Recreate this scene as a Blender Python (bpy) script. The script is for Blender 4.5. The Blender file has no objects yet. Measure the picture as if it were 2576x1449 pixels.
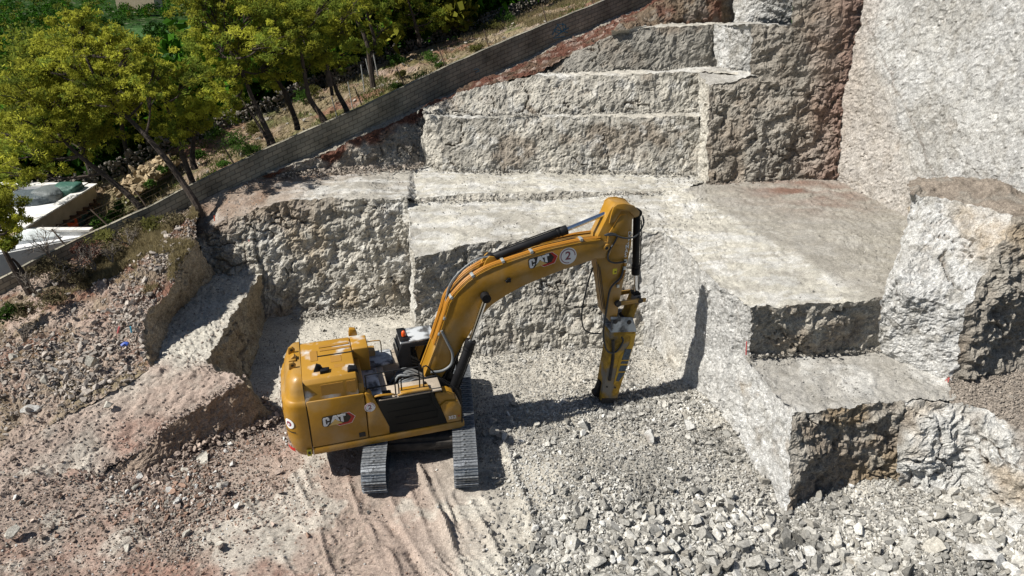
import bpy, bmesh, math, random
import numpy as np
from mathutils import Vector, Matrix
R = math.radians
random.seed(7)
rng = np.random.default_rng(11)
sc = bpy.context.scene
# ------------------------------------------------------------------ camera
F_PX = 1800.0; PITCH = math.atan(894/1800); CAMH = 15.9
cam_d = bpy.data.cameras.new('camera'); cam = bpy.data.objects.new('camera', cam_d)
sc.collection.objects.link(cam); sc.camera = cam
cam.location = (0, 0, CAMH); cam.rotation_euler = (math.pi/2-PITCH, 0, 0)
cam_d.sensor_width = 36; cam_d.lens = 36*F_PX/2576; cam_d.clip_end = 6000; cam_d.clip_start = .2
# ------------------------------------------------------------------ sky, sun, exposure
SUN_EL = R(49); SUN_AZ_TRAVEL = R(16)          # light travels towards +x, a little towards +y
w = bpy.data.worlds.new('World'); sc.world = w; w.use_nodes = True
nt = w.node_tree; bg = nt.nodes['Background']
sky = nt.nodes.new('ShaderNodeTexSky'); sky.sky_type = 'NISHITA'; sky.sun_disc = False
sky.sun_elevation = SUN_EL; sky.sun_rotation = R(270)-SUN_AZ_TRAVEL
sky.air_density = 1.0; sky.dust_density = .6
nt.links.new(sky.outputs[0], bg.inputs[0]); bg.inputs[1].default_value = .05
sd = bpy.data.lights.new('sun', 'SUN'); sun = bpy.data.objects.new('sun', sd); sc.collection.objects.link(sun)
sd.energy = 5.0; sd.angle = R(.5); sd.color = (1, .96, .89)
tv = Vector((math.cos(SUN_EL)*math.cos(SUN_AZ_TRAVEL), math.cos(SUN_EL)*math.sin(SUN_AZ_TRAVEL), -math.sin(SUN_EL)))
sun.rotation_euler = tv.to_track_quat('-Z', 'Y').to_euler(); sun.location = (-40, -10, 50)
sc.view_settings.view_transform = 'Standard'; sc.view_settings.look = 'None'
sc.view_settings.exposure = 0.56; sc.view_settings.gamma = 1
# ------------------------------------------------------------------ surveying helpers (turn a sighted pixel + a known height/distance into a place)
cp, sp = math.cos(PITCH), math.sin(PITCH)
def U(u, v, z):
    a = (u-1288)/F_PX; b = (v-724.5)/F_PX; t = (CAMH-z)/(sp+b*cp)
    return (a*t, (cp-b*sp)*t, z)
def YY(u, v, y):
    a = (u-1288)/F_PX; b = (v-724.5)/F_PX; t = y/(cp-b*sp)
    return (a*t, y, CAMH-(sp+b*cp)*t)
def PL(u, v, A, B):                            # sight onto the vertical plane through A-B
    a = (u-1288)/F_PX; b = (v-724.5)/F_PX
    d = (a, cp-b*sp, -(sp+b*cp)); nx, ny = B[1]-A[1], A[0]-B[0]
    t = (A[0]*nx+A[1]*ny)/(d[0]*nx+d[1]*ny)
    return (d[0]*t, d[1]*t, CAMH+d[2]*t)
# ------------------------------------------------------------------ numpy noise
def _h(ix, iy, iz, s):
    with np.errstate(over='ignore'):
        n = (ix.astype(np.uint32)*np.uint32(374761393)) ^ (iy.astype(np.uint32)*np.uint32(668265263)) ^ (iz.astype(np.uint32)*np.uint32(2147483647)) ^ np.uint32((s*974634777+12345) & 0xffffffff)
        n = (n ^ (n >> np.uint32(13)))*np.uint32(1274126177)
        n = (n ^ (n >> np.uint32(16)))*np.uint32(2246822519)
        n = n ^ (n >> np.uint32(15))
    return n.astype(np.float64)/4294967296.0
def vnoise(p, f, s=0):
    q = p*f; i = np.floor(q).astype(np.int64); t = q-i; t = t*t*t*(t*(t*6-15)+10)
    r = np.zeros(len(p))
    for dx in (0, 1):
        wx = t[:, 0] if dx else 1-t[:, 0]
        for dy in (0, 1):
            wy = t[:, 1] if dy else 1-t[:, 1]
            for dz in (0, 1):
                wz = t[:, 2] if dz else 1-t[:, 2]
                r += wx*wy*wz*_h(i[:, 0]+dx, i[:, 1]+dy, i[:, 2]+dz, s)
    return r*2-1
def fbm(p, f, o=4, s=0, g=.5):
    r = 0; a = 1; n = 0
    for k in range(o):
        r = r+a*vnoise(p, f*2.03**k, s+k*17); n += a; a *= g
    return r/n
def worley(p, f, s=0):
    q = p*f; i = np.floor(q).astype(np.int64)
    d1 = np.full(len(p), 9.0); d2 = np.full(len(p), 9.0); idc = np.zeros(len(p))
    for dx in (-1, 0, 1):
        for dy in (-1, 0, 1):
            for dz in (-1, 0, 1):
                cx, cy, cz = i[:, 0]+dx, i[:, 1]+dy, i[:, 2]+dz
                h = _h(cx, cy, cz, s+3)
                d = (q[:, 0]-cx-_h(cx, cy, cz, s))**2+(q[:, 1]-cy-_h(cx, cy, cz, s+1))**2+(q[:, 2]-cz-_h(cx, cy, cz, s+2))**2
                m = d < d1
                d2 = np.where(m, d1, np.minimum(d2, d)); idc = np.where(m, h, idc); d1 = np.where(m, d, d1)
    return np.sqrt(d1), np.sqrt(d2), idc
def sstep(x, a, b):
    t = np.clip((x-a)/(b-a), 0, 1); return t*t*(3-2*t)
# ------------------------------------------------------------------ materials
def mat(name, col=(.5, .5, .5), rough=.6, metal=0, attr=None, noise=None, bump=None, spec=.5, coat=0, trans=None):
    m = bpy.data.materials.new(name); m.use_nodes = True; n = m.node_tree.nodes; l = m.node_tree.links
    b = n['Principled BSDF']; b.inputs['Base Color'].default_value = (*col, 1); b.inputs['Roughness'].default_value = rough
    b.inputs['Metallic'].default_value = metal; b.inputs['Specular IOR Level'].default_value = spec
    b.inputs['Coat Weight'].default_value = coat
    tc = n.new('ShaderNodeTexCoord'); src = None
    if attr:
        a = n.new('ShaderNodeAttribute'); a.attribute_name = attr; src = a.outputs['Color']
    def tex(scale, det, ro=.6, kind='N'):
        if kind == 'N':
            t = n.new('ShaderNodeTexNoise'); t.inputs['Scale'].default_value = scale; t.inputs['Detail'].default_value = det; t.inputs['Roughness'].default_value = ro
            l.new(tc.outputs['Object'], t.inputs['Vector']); return t.outputs['Fac']
        t = n.new('ShaderNodeTexVoronoi'); t.inputs['Scale'].default_value = scale
        l.new(tc.outputs['Object'], t.inputs['Vector']); return t.outputs['Distance']
    for (scale, lo, hi) in (noise or []):
        r = n.new('ShaderNodeMapRange'); r.inputs['From Min'].default_value = .35; r.inputs['From Max'].default_value = .65
        r.inputs['To Min'].default_value = lo; r.inputs['To Max'].default_value = hi
        l.new(tex(scale, 5), r.inputs['Value'])
        mx = n.new('ShaderNodeMix'); mx.data_type = 'RGBA'; mx.blend_type = 'MULTIPLY'; mx.inputs[0].default_value = 1
        if src is None:
            mx.inputs[6].default_value = (*col, 1)
        else: l.new(src, mx.inputs[6])
        cb = n.new('ShaderNodeCombineColor')
        for k in range(3): l.new(r.outputs[0], cb.inputs[k])
        l.new(cb.outputs[0], mx.inputs[7]); src = mx.outputs[2]
    if src is not None: l.new(src, b.inputs['Base Color'])
    prev = None
    for (scale, dist, kind) in (bump or []):
        bn = n.new('ShaderNodeBump'); bn.inputs['Distance'].default_value = dist; bn.inputs['Strength'].default_value = 1
        l.new(tex(scale, 6, .65, kind), bn.inputs['Height'])
        if prev: l.new(prev.outputs[0], bn.inputs['Normal'])
        prev = bn
    if prev: l.new(prev.outputs[0], b.inputs['Normal'])
    if trans:
        tr = n.new('ShaderNodeBsdfTranslucent'); mxs = n.new('ShaderNodeMixShader'); mxs.inputs[0].default_value = trans
        if src is not None: l.new(src, tr.inputs['Color'])
        else: tr.inputs['Color'].default_value = (*col, 1)
        l.new(b.outputs[0], mxs.inputs[1]); l.new(tr.outputs[0], mxs.inputs[2]); l.new(mxs.outputs[0], n['Material Output'].inputs['Surface'])
    return m
M_ROCK = mat('rock', rough=.95, attr='Col', spec=.1, noise=[(2.2, .84, 1.12), (9, .74, 1.15), (26, .55, 1.22)], bump=[(60, .016, 'N'), (19, .03, 'N')])
M_FLOOR = mat('crushed_limestone', rough=.95, attr='Col', spec=.1, noise=[(1.1, .88, 1.1), (8, .82, 1.12), (30, .6, 1.2)], bump=[(70, .014, 'N'), (24, .022, 'N')])
M_STONE = mat('loose_stone', rough=.95, attr='Col', spec=.1, noise=[(14, .68, 1.18), (40, .75, 1.12)], bump=[(30, .012, 'N')])
# ------------------------------------------------------------------ object helpers
COL = sc.collection
def link(name, me, m=None, parent=None):
    o = bpy.data.objects.new(name, me); COL.objects.link(o)
    if m is not None and me is not None: me.materials.append(m)
    if parent is not None: o.parent = parent
    return o
def tag(o, label=None, cat=None, group=None, kind=None):
    if label: o['label'] = label
    if cat: o['category'] = cat
    if group: o['group'] = group
    if kind: o['kind'] = kind
    return o
def empty(name, loc, rz=0, parent=None):
    o = bpy.data.objects.new(name, None); COL.objects.link(o); o.location = loc; o.rotation_euler = (0, 0, rz); o.empty_display_size = .3
    if parent is not None: o.parent = parent
    return o
def npmesh(name, V, Fc, col=None, smooth=True):
    """V (n,3); Fc (m,k) with fixed k"""
    me = bpy.data.meshes.new(name); V = np.asarray(V, dtype=np.float32); Fc = np.asarray(Fc, dtype=np.int32)
    k = Fc.shape[1]
    me.vertices.add(len(V)); me.vertices.foreach_set('co', V.ravel())
    me.loops.add(Fc.size); me.loops.foreach_set('vertex_index', Fc.ravel())
    me.polygons.add(len(Fc)); me.polygons.foreach_set('loop_start', np.arange(0, Fc.size, k, dtype=np.int32))
    me.polygons.foreach_set('loop_total', np.full(len(Fc), k, dtype=np.int32))
    me.polygons.foreach_set('use_smooth', np.full(len(Fc), smooth))
    me.update(calc_edges=True)
    if col is not None:
        a = me.color_attributes.new('Col', 'FLOAT_COLOR', 'POINT')
        c = np.ones((len(V), 4), dtype=np.float32); c[:, :3] = col; a.data.foreach_set('color', c.ravel())
    return me
# ------------------------------------------------------------------ albedo palette
WHITE = np.array((.69, .68, .645)); CREAM = np.array((.62, .585, .51)); GREYR = np.array((.34, .32, .28)); PINK = np.array((.46, .365, .305))
SOIL = np.array((.175, .082, .058)); BROWN = np.array((.20, .15, .105)); OCHRE = np.array((.45, .33, .19)); DRYG = np.array((.27, .225, .135)); COOL = np.array((.625, .62, .60))
ALB = .78
for _c in (WHITE, CREAM, GREYR, PINK, SOIL, BROWN, OCHRE, DRYG, COOL): _c *= ALB
def paint(p, nrm, style):
    """colour of the ground/rock at points p, painted dimple shade included"""
    n = len(p); c = np.tile(style['base'], (n, 1)).astype(float)
    for (colr, f, lo, hi, amt, sd_) in style.get('mix', []):
        t = sstep(fbm(p, f, 4, sd_), lo, hi)*amt
        c = c*(1-t[:, None])+colr*t[:, None]
    for (colr, fn) in style.get('mask', []):
        t = np.clip(fn(p), 0, 1); c = c*(1-t[:, None])+colr*t[:, None]
    return c
def dimple_shade(p): return (1-sstep(worley(p*np.array([1, 1, .42])+.05*fbm(p, 5, 2, 3)[:, None], 6.5, 90)[0], .10, .42))*sstep(fbm(p, .7, 3, 93), -.35, .15)*.62  # grey spots standing in for shaded hollows; colour only, no relief
def dimple_shade2(p): return (1-sstep(worley(p*np.array([1, 1, .6]), 13, 94)[0], .10, .45))*.45  # finer spots of the same painted hollow shade
SURF = []          # (name, V, F) for scattering stones
def loft(name, rows, style, res=.08, amp=.15, edge=.05, rough=1.0, fine=.03, groove=0, sub=1, m=None, kind='structure', smooth=True, edgefade=.35, chunk=.5):
    """rows: lists of key points, equal count; ruled surface, subdivided, then displaced"""
    edge = .09 if edge < .095 else edge
    rows = [np.array(r, dtype=float) for r in rows]; K = rows[0].shape[0]
    ns = [max(1, int(math.ceil(max(np.linalg.norm(r[k+1]-r[k]) for r in rows)/res))) for k in range(K-1)]
    us = []
    for k, n in enumerate(ns): us += [k+j/n for j in range(n)]
    us.append(K-1.0); us = np.array(us); ki = np.minimum(us.astype(int), K-2); kt = us-ki
    def sample(r): return r[ki]*(1-kt)[:, None]+r[ki+1]*kt[:, None]
    S = [sample(r) for r in rows]
    nv = [max(1, int(math.ceil(np.max(np.linalg.norm(S[i+1]-S[i], axis=1))/res))) for i in range(len(S)-1)]
    L = []
    for i, n in enumerate(nv):
        for j in range(n): L.append(S[i]*(1-j/n)+S[i+1]*(j/n))
    L.append(S[-1]); P = np.array(L); nr, nc = P.shape[:2]
    du = np.gradient(P, axis=1); dv = np.gradient(P, axis=0)
    # smooth the base normals a little
    N = np.cross(du, dv); N /= np.linalg.norm(N, axis=2, keepdims=True)+1e-9
    if N[..., 2].mean() < 0 or (abs(N[..., 2].mean()) < .15 and (N*(np.array([0, 0, CAMH])-P)).sum(2).mean() < 0): N = -N
    if (N*(np.array([0, 0, CAMH])-P)).sum(2).mean() < 0: N = -N
    # distance to border
    a = np.concatenate([[0], np.cumsum(np.linalg.norm(np.diff(P[nr//2], axis=0), axis=1))]); b = np.concatenate([[0], np.cumsum(np.linalg.norm(np.diff(P[:, nc//2], axis=0), axis=1))])
    da = np.minimum(a, a[-1]-a); db = np.minimum(b, b[-1]-b)
    bd = np.minimum(da[None, :], db[:, None]); fade = sstep(bd, 0, edgefade).ravel()
    p = P.reshape(-1, 3); nn = N.reshape(-1, 3)
    vec = np.stack([fbm(p, .9, 3, 101), fbm(p, .9, 3, 202), fbm(p, .9, 3, 303)*.6], 1)*edge*2.3+np.stack([fbm(p, 4.5, 3, 111), fbm(p, 4.5, 3, 212), fbm(p, 4.5, 3, 313)], 1)*edge+np.stack([fbm(p, 11, 2, 121), fbm(p, 11, 2, 222), fbm(p, 11, 2, 323)], 1)*edge*.5
    w1, w2, wid = worley(p+.18*np.stack([fbm(p, 2.2, 2, 5), fbm(p, 2.2, 2, 6), fbm(p, 2.2, 2, 7)], 1), 1.5, 40)
    w3, w4, wid2 = worley(p, 4.2, 60)
    r1 = fbm(p, .5, 3, 21)*1.1
    wp = p+.35*np.stack([fbm(p, 1.3, 3, 15), fbm(p, 1.3, 3, 16), fbm(p, 1.3, 3, 17)], 1)
    r2 = chunk*(wid-.5)*sstep(w2-w1, 0, .1)*.8
    r3 = .22*(wid2-.5)*sstep(w4-w3, 0, .12)
    rdg = 0; aa = .5
    for k in range(4):
        nn_ = vnoise(wp*np.array([1, 1, .75]), 1.5*2.1**k, 131+k); rdg = rdg+aa*(1-2.2*np.abs(nn_)); aa *= .58
    r4 = rdg*.75; r5 = fbm(wp, 2.2, 4, 31, .62)*.9
    w5, w6, wi5 = worley(p*np.array([1, 1, .7]), 7.5, 80)
    r6 = -.5*(1-sstep(w5, .05, .42))*(wi5 > .45)+.25*fbm(wp, 6, 3, 81)
    dn = (r1*.75+r2*.6+r3*rough+r4*.62*rough+r5*.75*rough)*amp*.62+r6*.10*rough*min(1, amp/.2)
    if groove and amp <= .2: dn = (r1*.6+r5*.35+r4*.12)*amp+r6*.05
    if groove:
        g = np.abs(vnoise(p*np.array([1, 1, .12]), 5.5, 77)); g2 = vnoise(p*np.array([1, 1, .1]), 11, 78)
        dn += -(1-sstep(g, 0, .4))*groove+g2*groove*.5
    crk = (1-sstep(np.abs(fbm(wp*np.array([1, 1, 1.4])+np.array([0, 0, 1])*wp[:, :1]*.5, .55, 3, 91)), .004, .03))*sstep(fbm(p, .3, 2, 92), -.1, .15)*(1 if amp > .2 else .35); dn -= crk*.16
    dn = dn*fade+fbm(p, 9, 3, 55)*(fine if name == 'rock_face' or fine > .04 else fine*.4)*(.4+.6*fade)
    q = p+vec*(1-(.6 if groove else .35)*fade)[:, None]+nn*dn[:, None]
    st = style
    c = paint(p, nn, st)
    pit = np.clip((-(r2+r3+r4*.6+r5+r6*1.2)-.2+crk*1.2*fade)*st.get('pit', .5)*1.3, 0, .8)[:, None]; c = c*(1-pit)+st.get('pitcol', np.array((.30, .25, .2)))*pit  # hollows and cracks darkened in the colour, as painted recess shade
    idx = np.arange(nr*nc).reshape(nr, nc)
    Fc = np.stack([idx[:-1, :-1], idx[:-1, 1:], idx[1:, 1:], idx[1:, :-1]], -1).reshape(-1, 4)
    # orient
    v0 = np.cross(q[Fc[:, 1]]-q[Fc[:, 0]], q[Fc[:, 2]]-q[Fc[:, 0]])
    if (v0*nn[Fc[:, 0]]).sum() < 0: Fc = Fc[:, ::-1]
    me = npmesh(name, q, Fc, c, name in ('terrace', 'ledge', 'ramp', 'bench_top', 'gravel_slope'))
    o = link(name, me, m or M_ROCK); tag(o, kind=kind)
    SURF.append((name, q, Fc)); return o
# ================================================================== TERRAIN
WA = U(671, 422, 5.9); WB = U(1430, 78, 10.9)                       # the block wall stands on this line
def wallpt(u, v): return PL(u, v, WA, WB)
wall_base_px = [(-300, 880), (-120, 800), (0, 745), (80, 700), (160, 655), (276, 600), (350, 568), (422, 541), (493, 512), (560, 477), (671, 422), (789, 374), (900, 324), (993, 281), (1080, 245), (1167, 207), (1300, 143), (1430, 78), (1543, 33), (1650, -12), (1760, -60), (1900, -125)]
WALLB = [wallpt(*q) for q in wall_base_px]
def fade_band(fn): return fn
st_white = dict(base=CREAM, mix=[(WHITE, .5, -.1, .35, .7, 1), (GREYR, 1.3, .05, .5, .5, 2)], pit=.5)
st_back = dict(mask=[(BROWN*1.5, lambda p: sstep(p[:, 2]+.8*fbm(p, .8, 3, 12), 3.3, 5.0)*sstep(-p[:, 0]+1.5*fbm(p, .7, 3, 13), 7.0, 10.0)*.75), (OCHRE*.8, lambda p: sstep(fbm(p*np.array([1, 1, .5]), .8, 4, 14), .12, .35)*.5)], base=CREAM*.97, mix=[(GREYR, 1.0, -.05, .4, .55, 3), (PINK*.8, .45, .12, .4, .55, 4), (WHITE, 1.6, .1, .4, .6, 5)], pit=.7)
st_bench = dict(base=CREAM*.93, mix=[(GREYR, 1.2, -.1, .35, .7, 6), (BROWN*1.3, .6, .18, .45, .5, 7), (WHITE, 2.2, .15, .4, .5, 8)], pit=.7)
st_dark = dict(mask=[(SOIL*1.5, lambda p: sstep(p[:, 0]+.8*fbm(p, .8, 3, 19), 13.2, 16.0)*.6*(p[:, 1] > 30))], base=ALB*np.array((.385, .35, .30)), mix=[(BROWN*1.4, .5, 0, .4, .5, 9), (GREYR*1.2, 1.1, 0, .4, .6, 10), (GREYR*.7, .6, .1, .4, .5, 12)], pit=.8)
st_cool = dict(mask=[(GREYR*.8, dimple_shade), (GREYR*.9, dimple_shade2)], base=COOL*1.12, mix=[(GREYR*1.15, 2.6, .0, .4, .6, 13), (OCHRE*1.1, .35, .25, .5, .3, 14), (GREYR*1.1, .6, .1, .5, .35, 15)], pit=.45)
st_terr = dict(base=ALB*np.array((.62, .59, .51)), mix=[(GREYR*1.15, .35, .0, .35, .55, 16), (WHITE*1.05, 1.6, .05, .35, .7, 17), (GREYR, 3.0, .1, .4, .4, 18)], pit=.0)
st_terr['mask'] = [(GREYR*1.35, lambda p: sstep(fbm(p*np.array([.45, 2.2, 1]), 1.1, 4, 401), .02, .3)*.6), (WHITE*1.02, lambda p: sstep(fbm(p*np.array([.4, 2.6, 1]), 1.5, 4, 402), .08, .3)*.7)]
st_ledge = dict(base=ALB*np.array((.47, .45, .41)), mix=[(WHITE, .8, .0, .35, .6, 19), (GREYR, 2.0, 0, .4, .5, 20)], pit=0)
st_soil = dict(base=ALB*np.array((.36, .28, .21)), mix=[(SOIL*1.25, .5, -.1, .25, .85, 22), (DRYG*1.1, .9, .05, .3, .6, 23), (PINK*1.05, 1.7, .05, .35, .7, 24), (BROWN*.8, 2.5, .1, .4, .5, 25)], pit=0)
st_bank = dict(base=ALB*np.array((.40, .36, .31)), mix=[(SOIL, .8, -.05, .15, .9, 26), (BROWN, 1.6, .05, .35, .6, 27), (WHITE*.9, 2.2, .15, .4, .5, 28)], pit=.6)
st_redup = dict(base=SOIL*.95, mix=[(BROWN*.75, 1.2, -.1, .3, .75, 29), (PINK, 2.3, .15, .4, .7, 30)], pit=.4)
st_ramp = dict(base=PINK*1.02, mix=[(CREAM*.95, .35, .0, .35, .7, 31), (SOIL*1.9, .3, .22, .42, .7, 32), (GREYR*1.1, 3, .1, .4, .3, 33)], pit=0)
st_tan = dict(base=ALB*np.array((.46, .40, .30)), mix=[(OCHRE*.9, .8, .0, .35, .5, 34), (GREYR, 1.8, .05, .4, .4, 35)], pit=.5)

# --- pit floor -------------------------------------------------------------
ctrl = [U(*q) for q in [(660, 803, 0), (640, 900, 0), (690, 1052, 0), (569, 1098, 0), (471, 1143, .05), (391, 1196, .1), (311, 1200, .22), (271, 1190, .33), (180, 1180, .6), (90, 1170, .8), (0, 1165, .9), (-150, 1180, 1.0),
        (0, 1449, .45), (-100, 1300, .8), (200, 1400, .2), (400, 1400, .15), (600, 1300, .15), (800, 1300, .1), (942, 1255, 0), (1172, 1250, 0), (1050, 1150, 0), (745, 790, 0), (900, 780, 0), (1040, 775, 0),
        (1048, 862, .2), (1200, 885, .3), (1400, 880, .35), (1540, 865, .35), (1620, 865, .35), (1300, 950, .1), (1530, 1012, -.03), (1450, 1000, .05), (1650, 950, .1), (1700, 935, .2), (1775, 995, .12),
        (1300, 1130, .05), (1420, 1180, .5), (1345, 1150, .3), (1285, 1210, .0), (1500, 1270, .45), (1600, 1330, .25), (1450, 1400, .1), (1700, 1120, .12), (1700, 1300, .05), (1820, 1100, 0), (1900, 1200, -.2), (1975, 1300, -.45), (2066, 1238, -.3), (2243, 1213, -.1),
        (2100, 1400, -.35), (2330, 1235, .05), (2420, 1210, .3), (2500, 1270, .3), (2576, 1300, .4), (2576, 1449, .1), (2800, 1300, .6), (1100, 1400, .0), (1300, 1400, .0), (900, 1449, .05), (1800, 1449, -.1)]]
CT = np.array(ctrl)
def floor_h(x, y):
    z = np.zeros(len(x)); ws = np.zeros(len(x))
    for c in CT:
        d2 = (x-c[0])**2+(y-c[1])**2; wgt = 1/(d2+.12)**1.6; z += wgt*c[2]; ws += wgt
    return z/ws
def ridge_d(x, y, pts):
    best = np.full(len(x), 99.)
    for a, b in zip(pts[:-1], pts[1:]):
        ax, ay = a[0], a[1]; bx, by = b[0]-ax, b[1]-ay
        t = np.clip(((x-ax)*bx+(y-ay)*by)/(bx*bx+by*by), 0, 1); best = np.minimum(best, np.hypot(x-ax-t*bx, y-ay-t*by))
    return best
ridges = [([(1050, 1165), (1100, 1280), (1175, 1460)], .17, .16), ([(1185, 1265), (1230, 1350), (1290, 1460)], .09, .14), ([(870, 1190), (905, 1300), (985, 1400), (1010, 1460)], .08, .14),
          ([(1268, 1120), (1300, 1220), (1345, 1340), (1360, 1460)], .14, .2), ([(740, 1200), (800, 1330), (840, 1460)], .06, .12), ([(1130, 1260), (1165, 1350), (1225, 1460)], -.07, .12), ([(945, 1270), (1010, 1360), (1080, 1460)], -.08, .2)]
res = .052
gx = np.arange(-17.5, 17.5, res); gy = np.arange(12.2, 30.2, res)
X, Yg = np.meshgrid(gx, gy); x = X.ravel(); y = Yg.ravel()
# only what the pit can show
z = floor_h(x, y); p0 = np.stack([x, y, np.zeros_like(x)], 1)
zz = z.copy()
for px, h, wd in ridges:
    d = ridge_d(x, y, [U(u, v, 0) for u, v in px]); zz += 1.1*h*np.exp(-((d+.06*fbm(p0, 3, 3, 48))/(wd*.7))**2)*(1+.9*vnoise(p0, 1.5, 88))
rubble = sstep(x, -1.2, 1.0)*(.35+.65*sstep(fbm(p0, .35, 3, 90), -.25, .25))             # blasted rock right of the machine
rub2 = sstep(-x, 2.2, 6)*sstep(fbm(p0, .4, 3, 91), -.2, .3)*sstep(-y, -20.5, -17)
w1, w2, wi = worley(p0, 3.2, 7); w3, w4, wj = worley(p0, 7.5, 9)
tracks = np.exp(-(np.minimum(abs(x+4.4+(y-17)*.05), abs(x+1.4+(y-17)*.05)+.0)/.55)**2)*sstep(17.3-y, 0, .6)
zz += .13*rubble*fbm(p0, .55, 3, 192)+.10*rub2*fbm(p0, .8, 3, 193)+.06*fbm(p0, .6, 4, 92)+.035*fbm(p0, 2.4, 4, 93)+(rubble*.8+rub2*.8+.14)*(.11*(wi-.5)*sstep(w2-w1, 0, .3)+.07*(wj-.5)*sstep(w4-w3, 0, .3))+.014*fbm(p0, 8, 3, 94)
arc = np.sin(((x+6.0)**2+(y-10.5)**2)**.5*34)*.024*sstep(fbm(p0, .3, 2, 95), -.1, .2)*sstep(-y, -18, -16.5)*(x < 0)
def path_sd(pts):
    best = np.full(len(x), 99.); sv = np.zeros(len(x)); acc = 0
    for a, b in zip(pts[:-1], pts[1:]):
        ax, ay = a[0], a[1]; bx, by = b[0]-ax, b[1]-ay; L_ = math.hypot(bx, by); t = np.clip(((x-ax)*bx+(y-ay)*by)/L_**2, 0, 1); d = np.hypot(x-ax-t*bx, y-ay-t*by); m_ = d < best; best = np.where(m_, d, best); sv = np.where(m_, acc+t*L_, sv); acc += L_
    return best, sv
for pts_ in ([(942, 1250, 0), (975, 1340, 0), (1050, 1470, 0)], [(1172, 1245, 0), (1235, 1350, 0), (1320, 1470, 0)], [(800, 1180, 0), (850, 1300, 0), (935, 1470, 0)], [(1060, 1210, 0), (1110, 1330, 0), (1180, 1470, 0)], [(640, 1240, 0), (720, 1340, 0), (800, 1470, 0)]):
    d, s_ = path_sd([U(*q_) for q_ in pts_]); in_ = (1-sstep(d, .32, .42))*(.35+.65*sstep(fbm(p0, .8, 2, 44), -.2, .1)); zz += in_*(.022*np.sign(np.sin(s_*2*np.pi/.25+.6*d))*(.5+.5*vnoise(p0, 3, 45)) - .03)+.045*np.exp(-((d-.45)/.09)**2)*(.5+vnoise(p0, 2.2, 46))
zz += arc + np.sin(y*30+vnoise(p0, .8, 3)*1.5)*.03*tracks
V = np.stack([x, y, zz], 1)
warm = np.clip(sstep(-x, -.5, 3.5)*sstep(-y, -21.5, -18.5)+sstep(-x, 4, 9)*sstep(-y, -24.0, -21.5), 0, 1)
col = CREAM*.98*(1-warm[:, None])+PINK*1.03*warm[:, None]
cl = sstep(x, 1, 7)*.5; col = col*(1-cl[:, None])+ALB*np.array((.50, .495, .475))*cl[:, None]
t = sstep(fbm(p0, .45, 4, 96), .05, .4)*.45*(1-warm*.3); col = col*(1-t[:, None])+GREYR*1.15*t[:, None]
t = sstep(fbm(p0, .9, 4, 97), .05, .3)*.65; col = col*(1-t[:, None])+CREAM*1.04*t[:, None]
t = sstep(fbm(p0, .5, 5, 98), .05, .5)*.6*warm*sstep(-x, 3.5, 6.5)*sstep(-y, -20.5, -18.5); col = col*(1-t[:, None])+SOIL*1.9*t[:, None]
rd = ridge_d(x, y, [U(500, 1130, 0), U(620, 1060, 0), U(690, 1075, 0)]); t = np.exp(-(rd/1.1)**2)*.65; col = col*(1-t[:, None])+PINK*.62*t[:, None]
gap_shade = np.clip(.9*(1-sstep(w2-w1, 0, .16))*(rubble+rub2), 0, .45); col = col*(1-gap_shade[:, None])+ALB*np.array((.27, .235, .19))*gap_shade[:, None]  # gaps between rubble cells darkened in the colour, painted shade
nr, nc = X.shape; idx = np.arange(nr*nc).reshape(nr, nc)
Fc = np.stack([idx[:-1, :-1], idx[:-1, 1:], idx[1:, 1:], idx[1:, :-1]], -1).reshape(-1, 4)
FLOORV, FLOORF = V, Fc
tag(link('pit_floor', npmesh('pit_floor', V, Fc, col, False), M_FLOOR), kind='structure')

# --- cut faces at the back of the pit ---------------------------------------
A = lambda L: [U(*q) for q in L]
loft('rock_face', [A([(540, 695, 2.1), (600, 694, 2.1), (648, 694, 2.1), (662, 812, -.15), (745, 800, -.15), (900, 792, -.15), (1036, 782, -.15)]),
     [YY(486, 597, 29.7), YY(560, 553, 29.9), YY(628, 530, 30.0), YY(645, 522, 30.0), YY(745, 503, 30.1), YY(900, 498, 30.1), YY(1028, 500, 30.1)]], st_back, res=.075, amp=.42, edge=.05)
loft('rock_face', [A([(1036, 785, -.1), (1037, 800, -.1), (1046, 880, 0)]), [YY(1028, 500, 30.1), U(1029, 508, 4.98), U(1042, 645, 4.55)]], st_white, res=.085, amp=.12, edge=.05)
BAYB = A([(1046, 880, 0), (1200, 905, .1), (1400, 895, .1), (1540, 885, .1), (1612, 885, .1), (1655, 900, .05), (1700, 950, .05), (1775, 1010, -.05), (1840, 1090, -.15)])
BAYT = A([(1042, 645, 4.55), (1180, 612, 4.75), (1350, 600, 4.85), (1500, 588, 4.9), (1615, 580, 4.9), (1672, 586, 4.9), (1720, 625, 4.95), (1780, 690, 4.95), (1885, 772, 5.0)])
loft('rock_face', [BAYB[:5], BAYT[:5]], dict(base=CREAM*.9, mix=[(GREYR*.9, .9, -.15, .3, .6, 41), (PINK*.75, .4, .1, .4, .5, 42), (WHITE, 2.0, .1, .4, .5, 43)], pit=.8), res=.065, amp=.36, edge=.05, groove=.02)
SM = [tuple(np.array(p_)*.45+np.array(q_)*.55) for p_, q_ in zip(BAYB, BAYT)]; SC = (8.12, 20.85, 2.8)
SM[-1] = SC; SM[-2] = tuple(np.array(SM[-2])*.6+np.array((SM[-2][0]+.1, SM[-2][1], SM[-2][2]))*.4)
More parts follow.
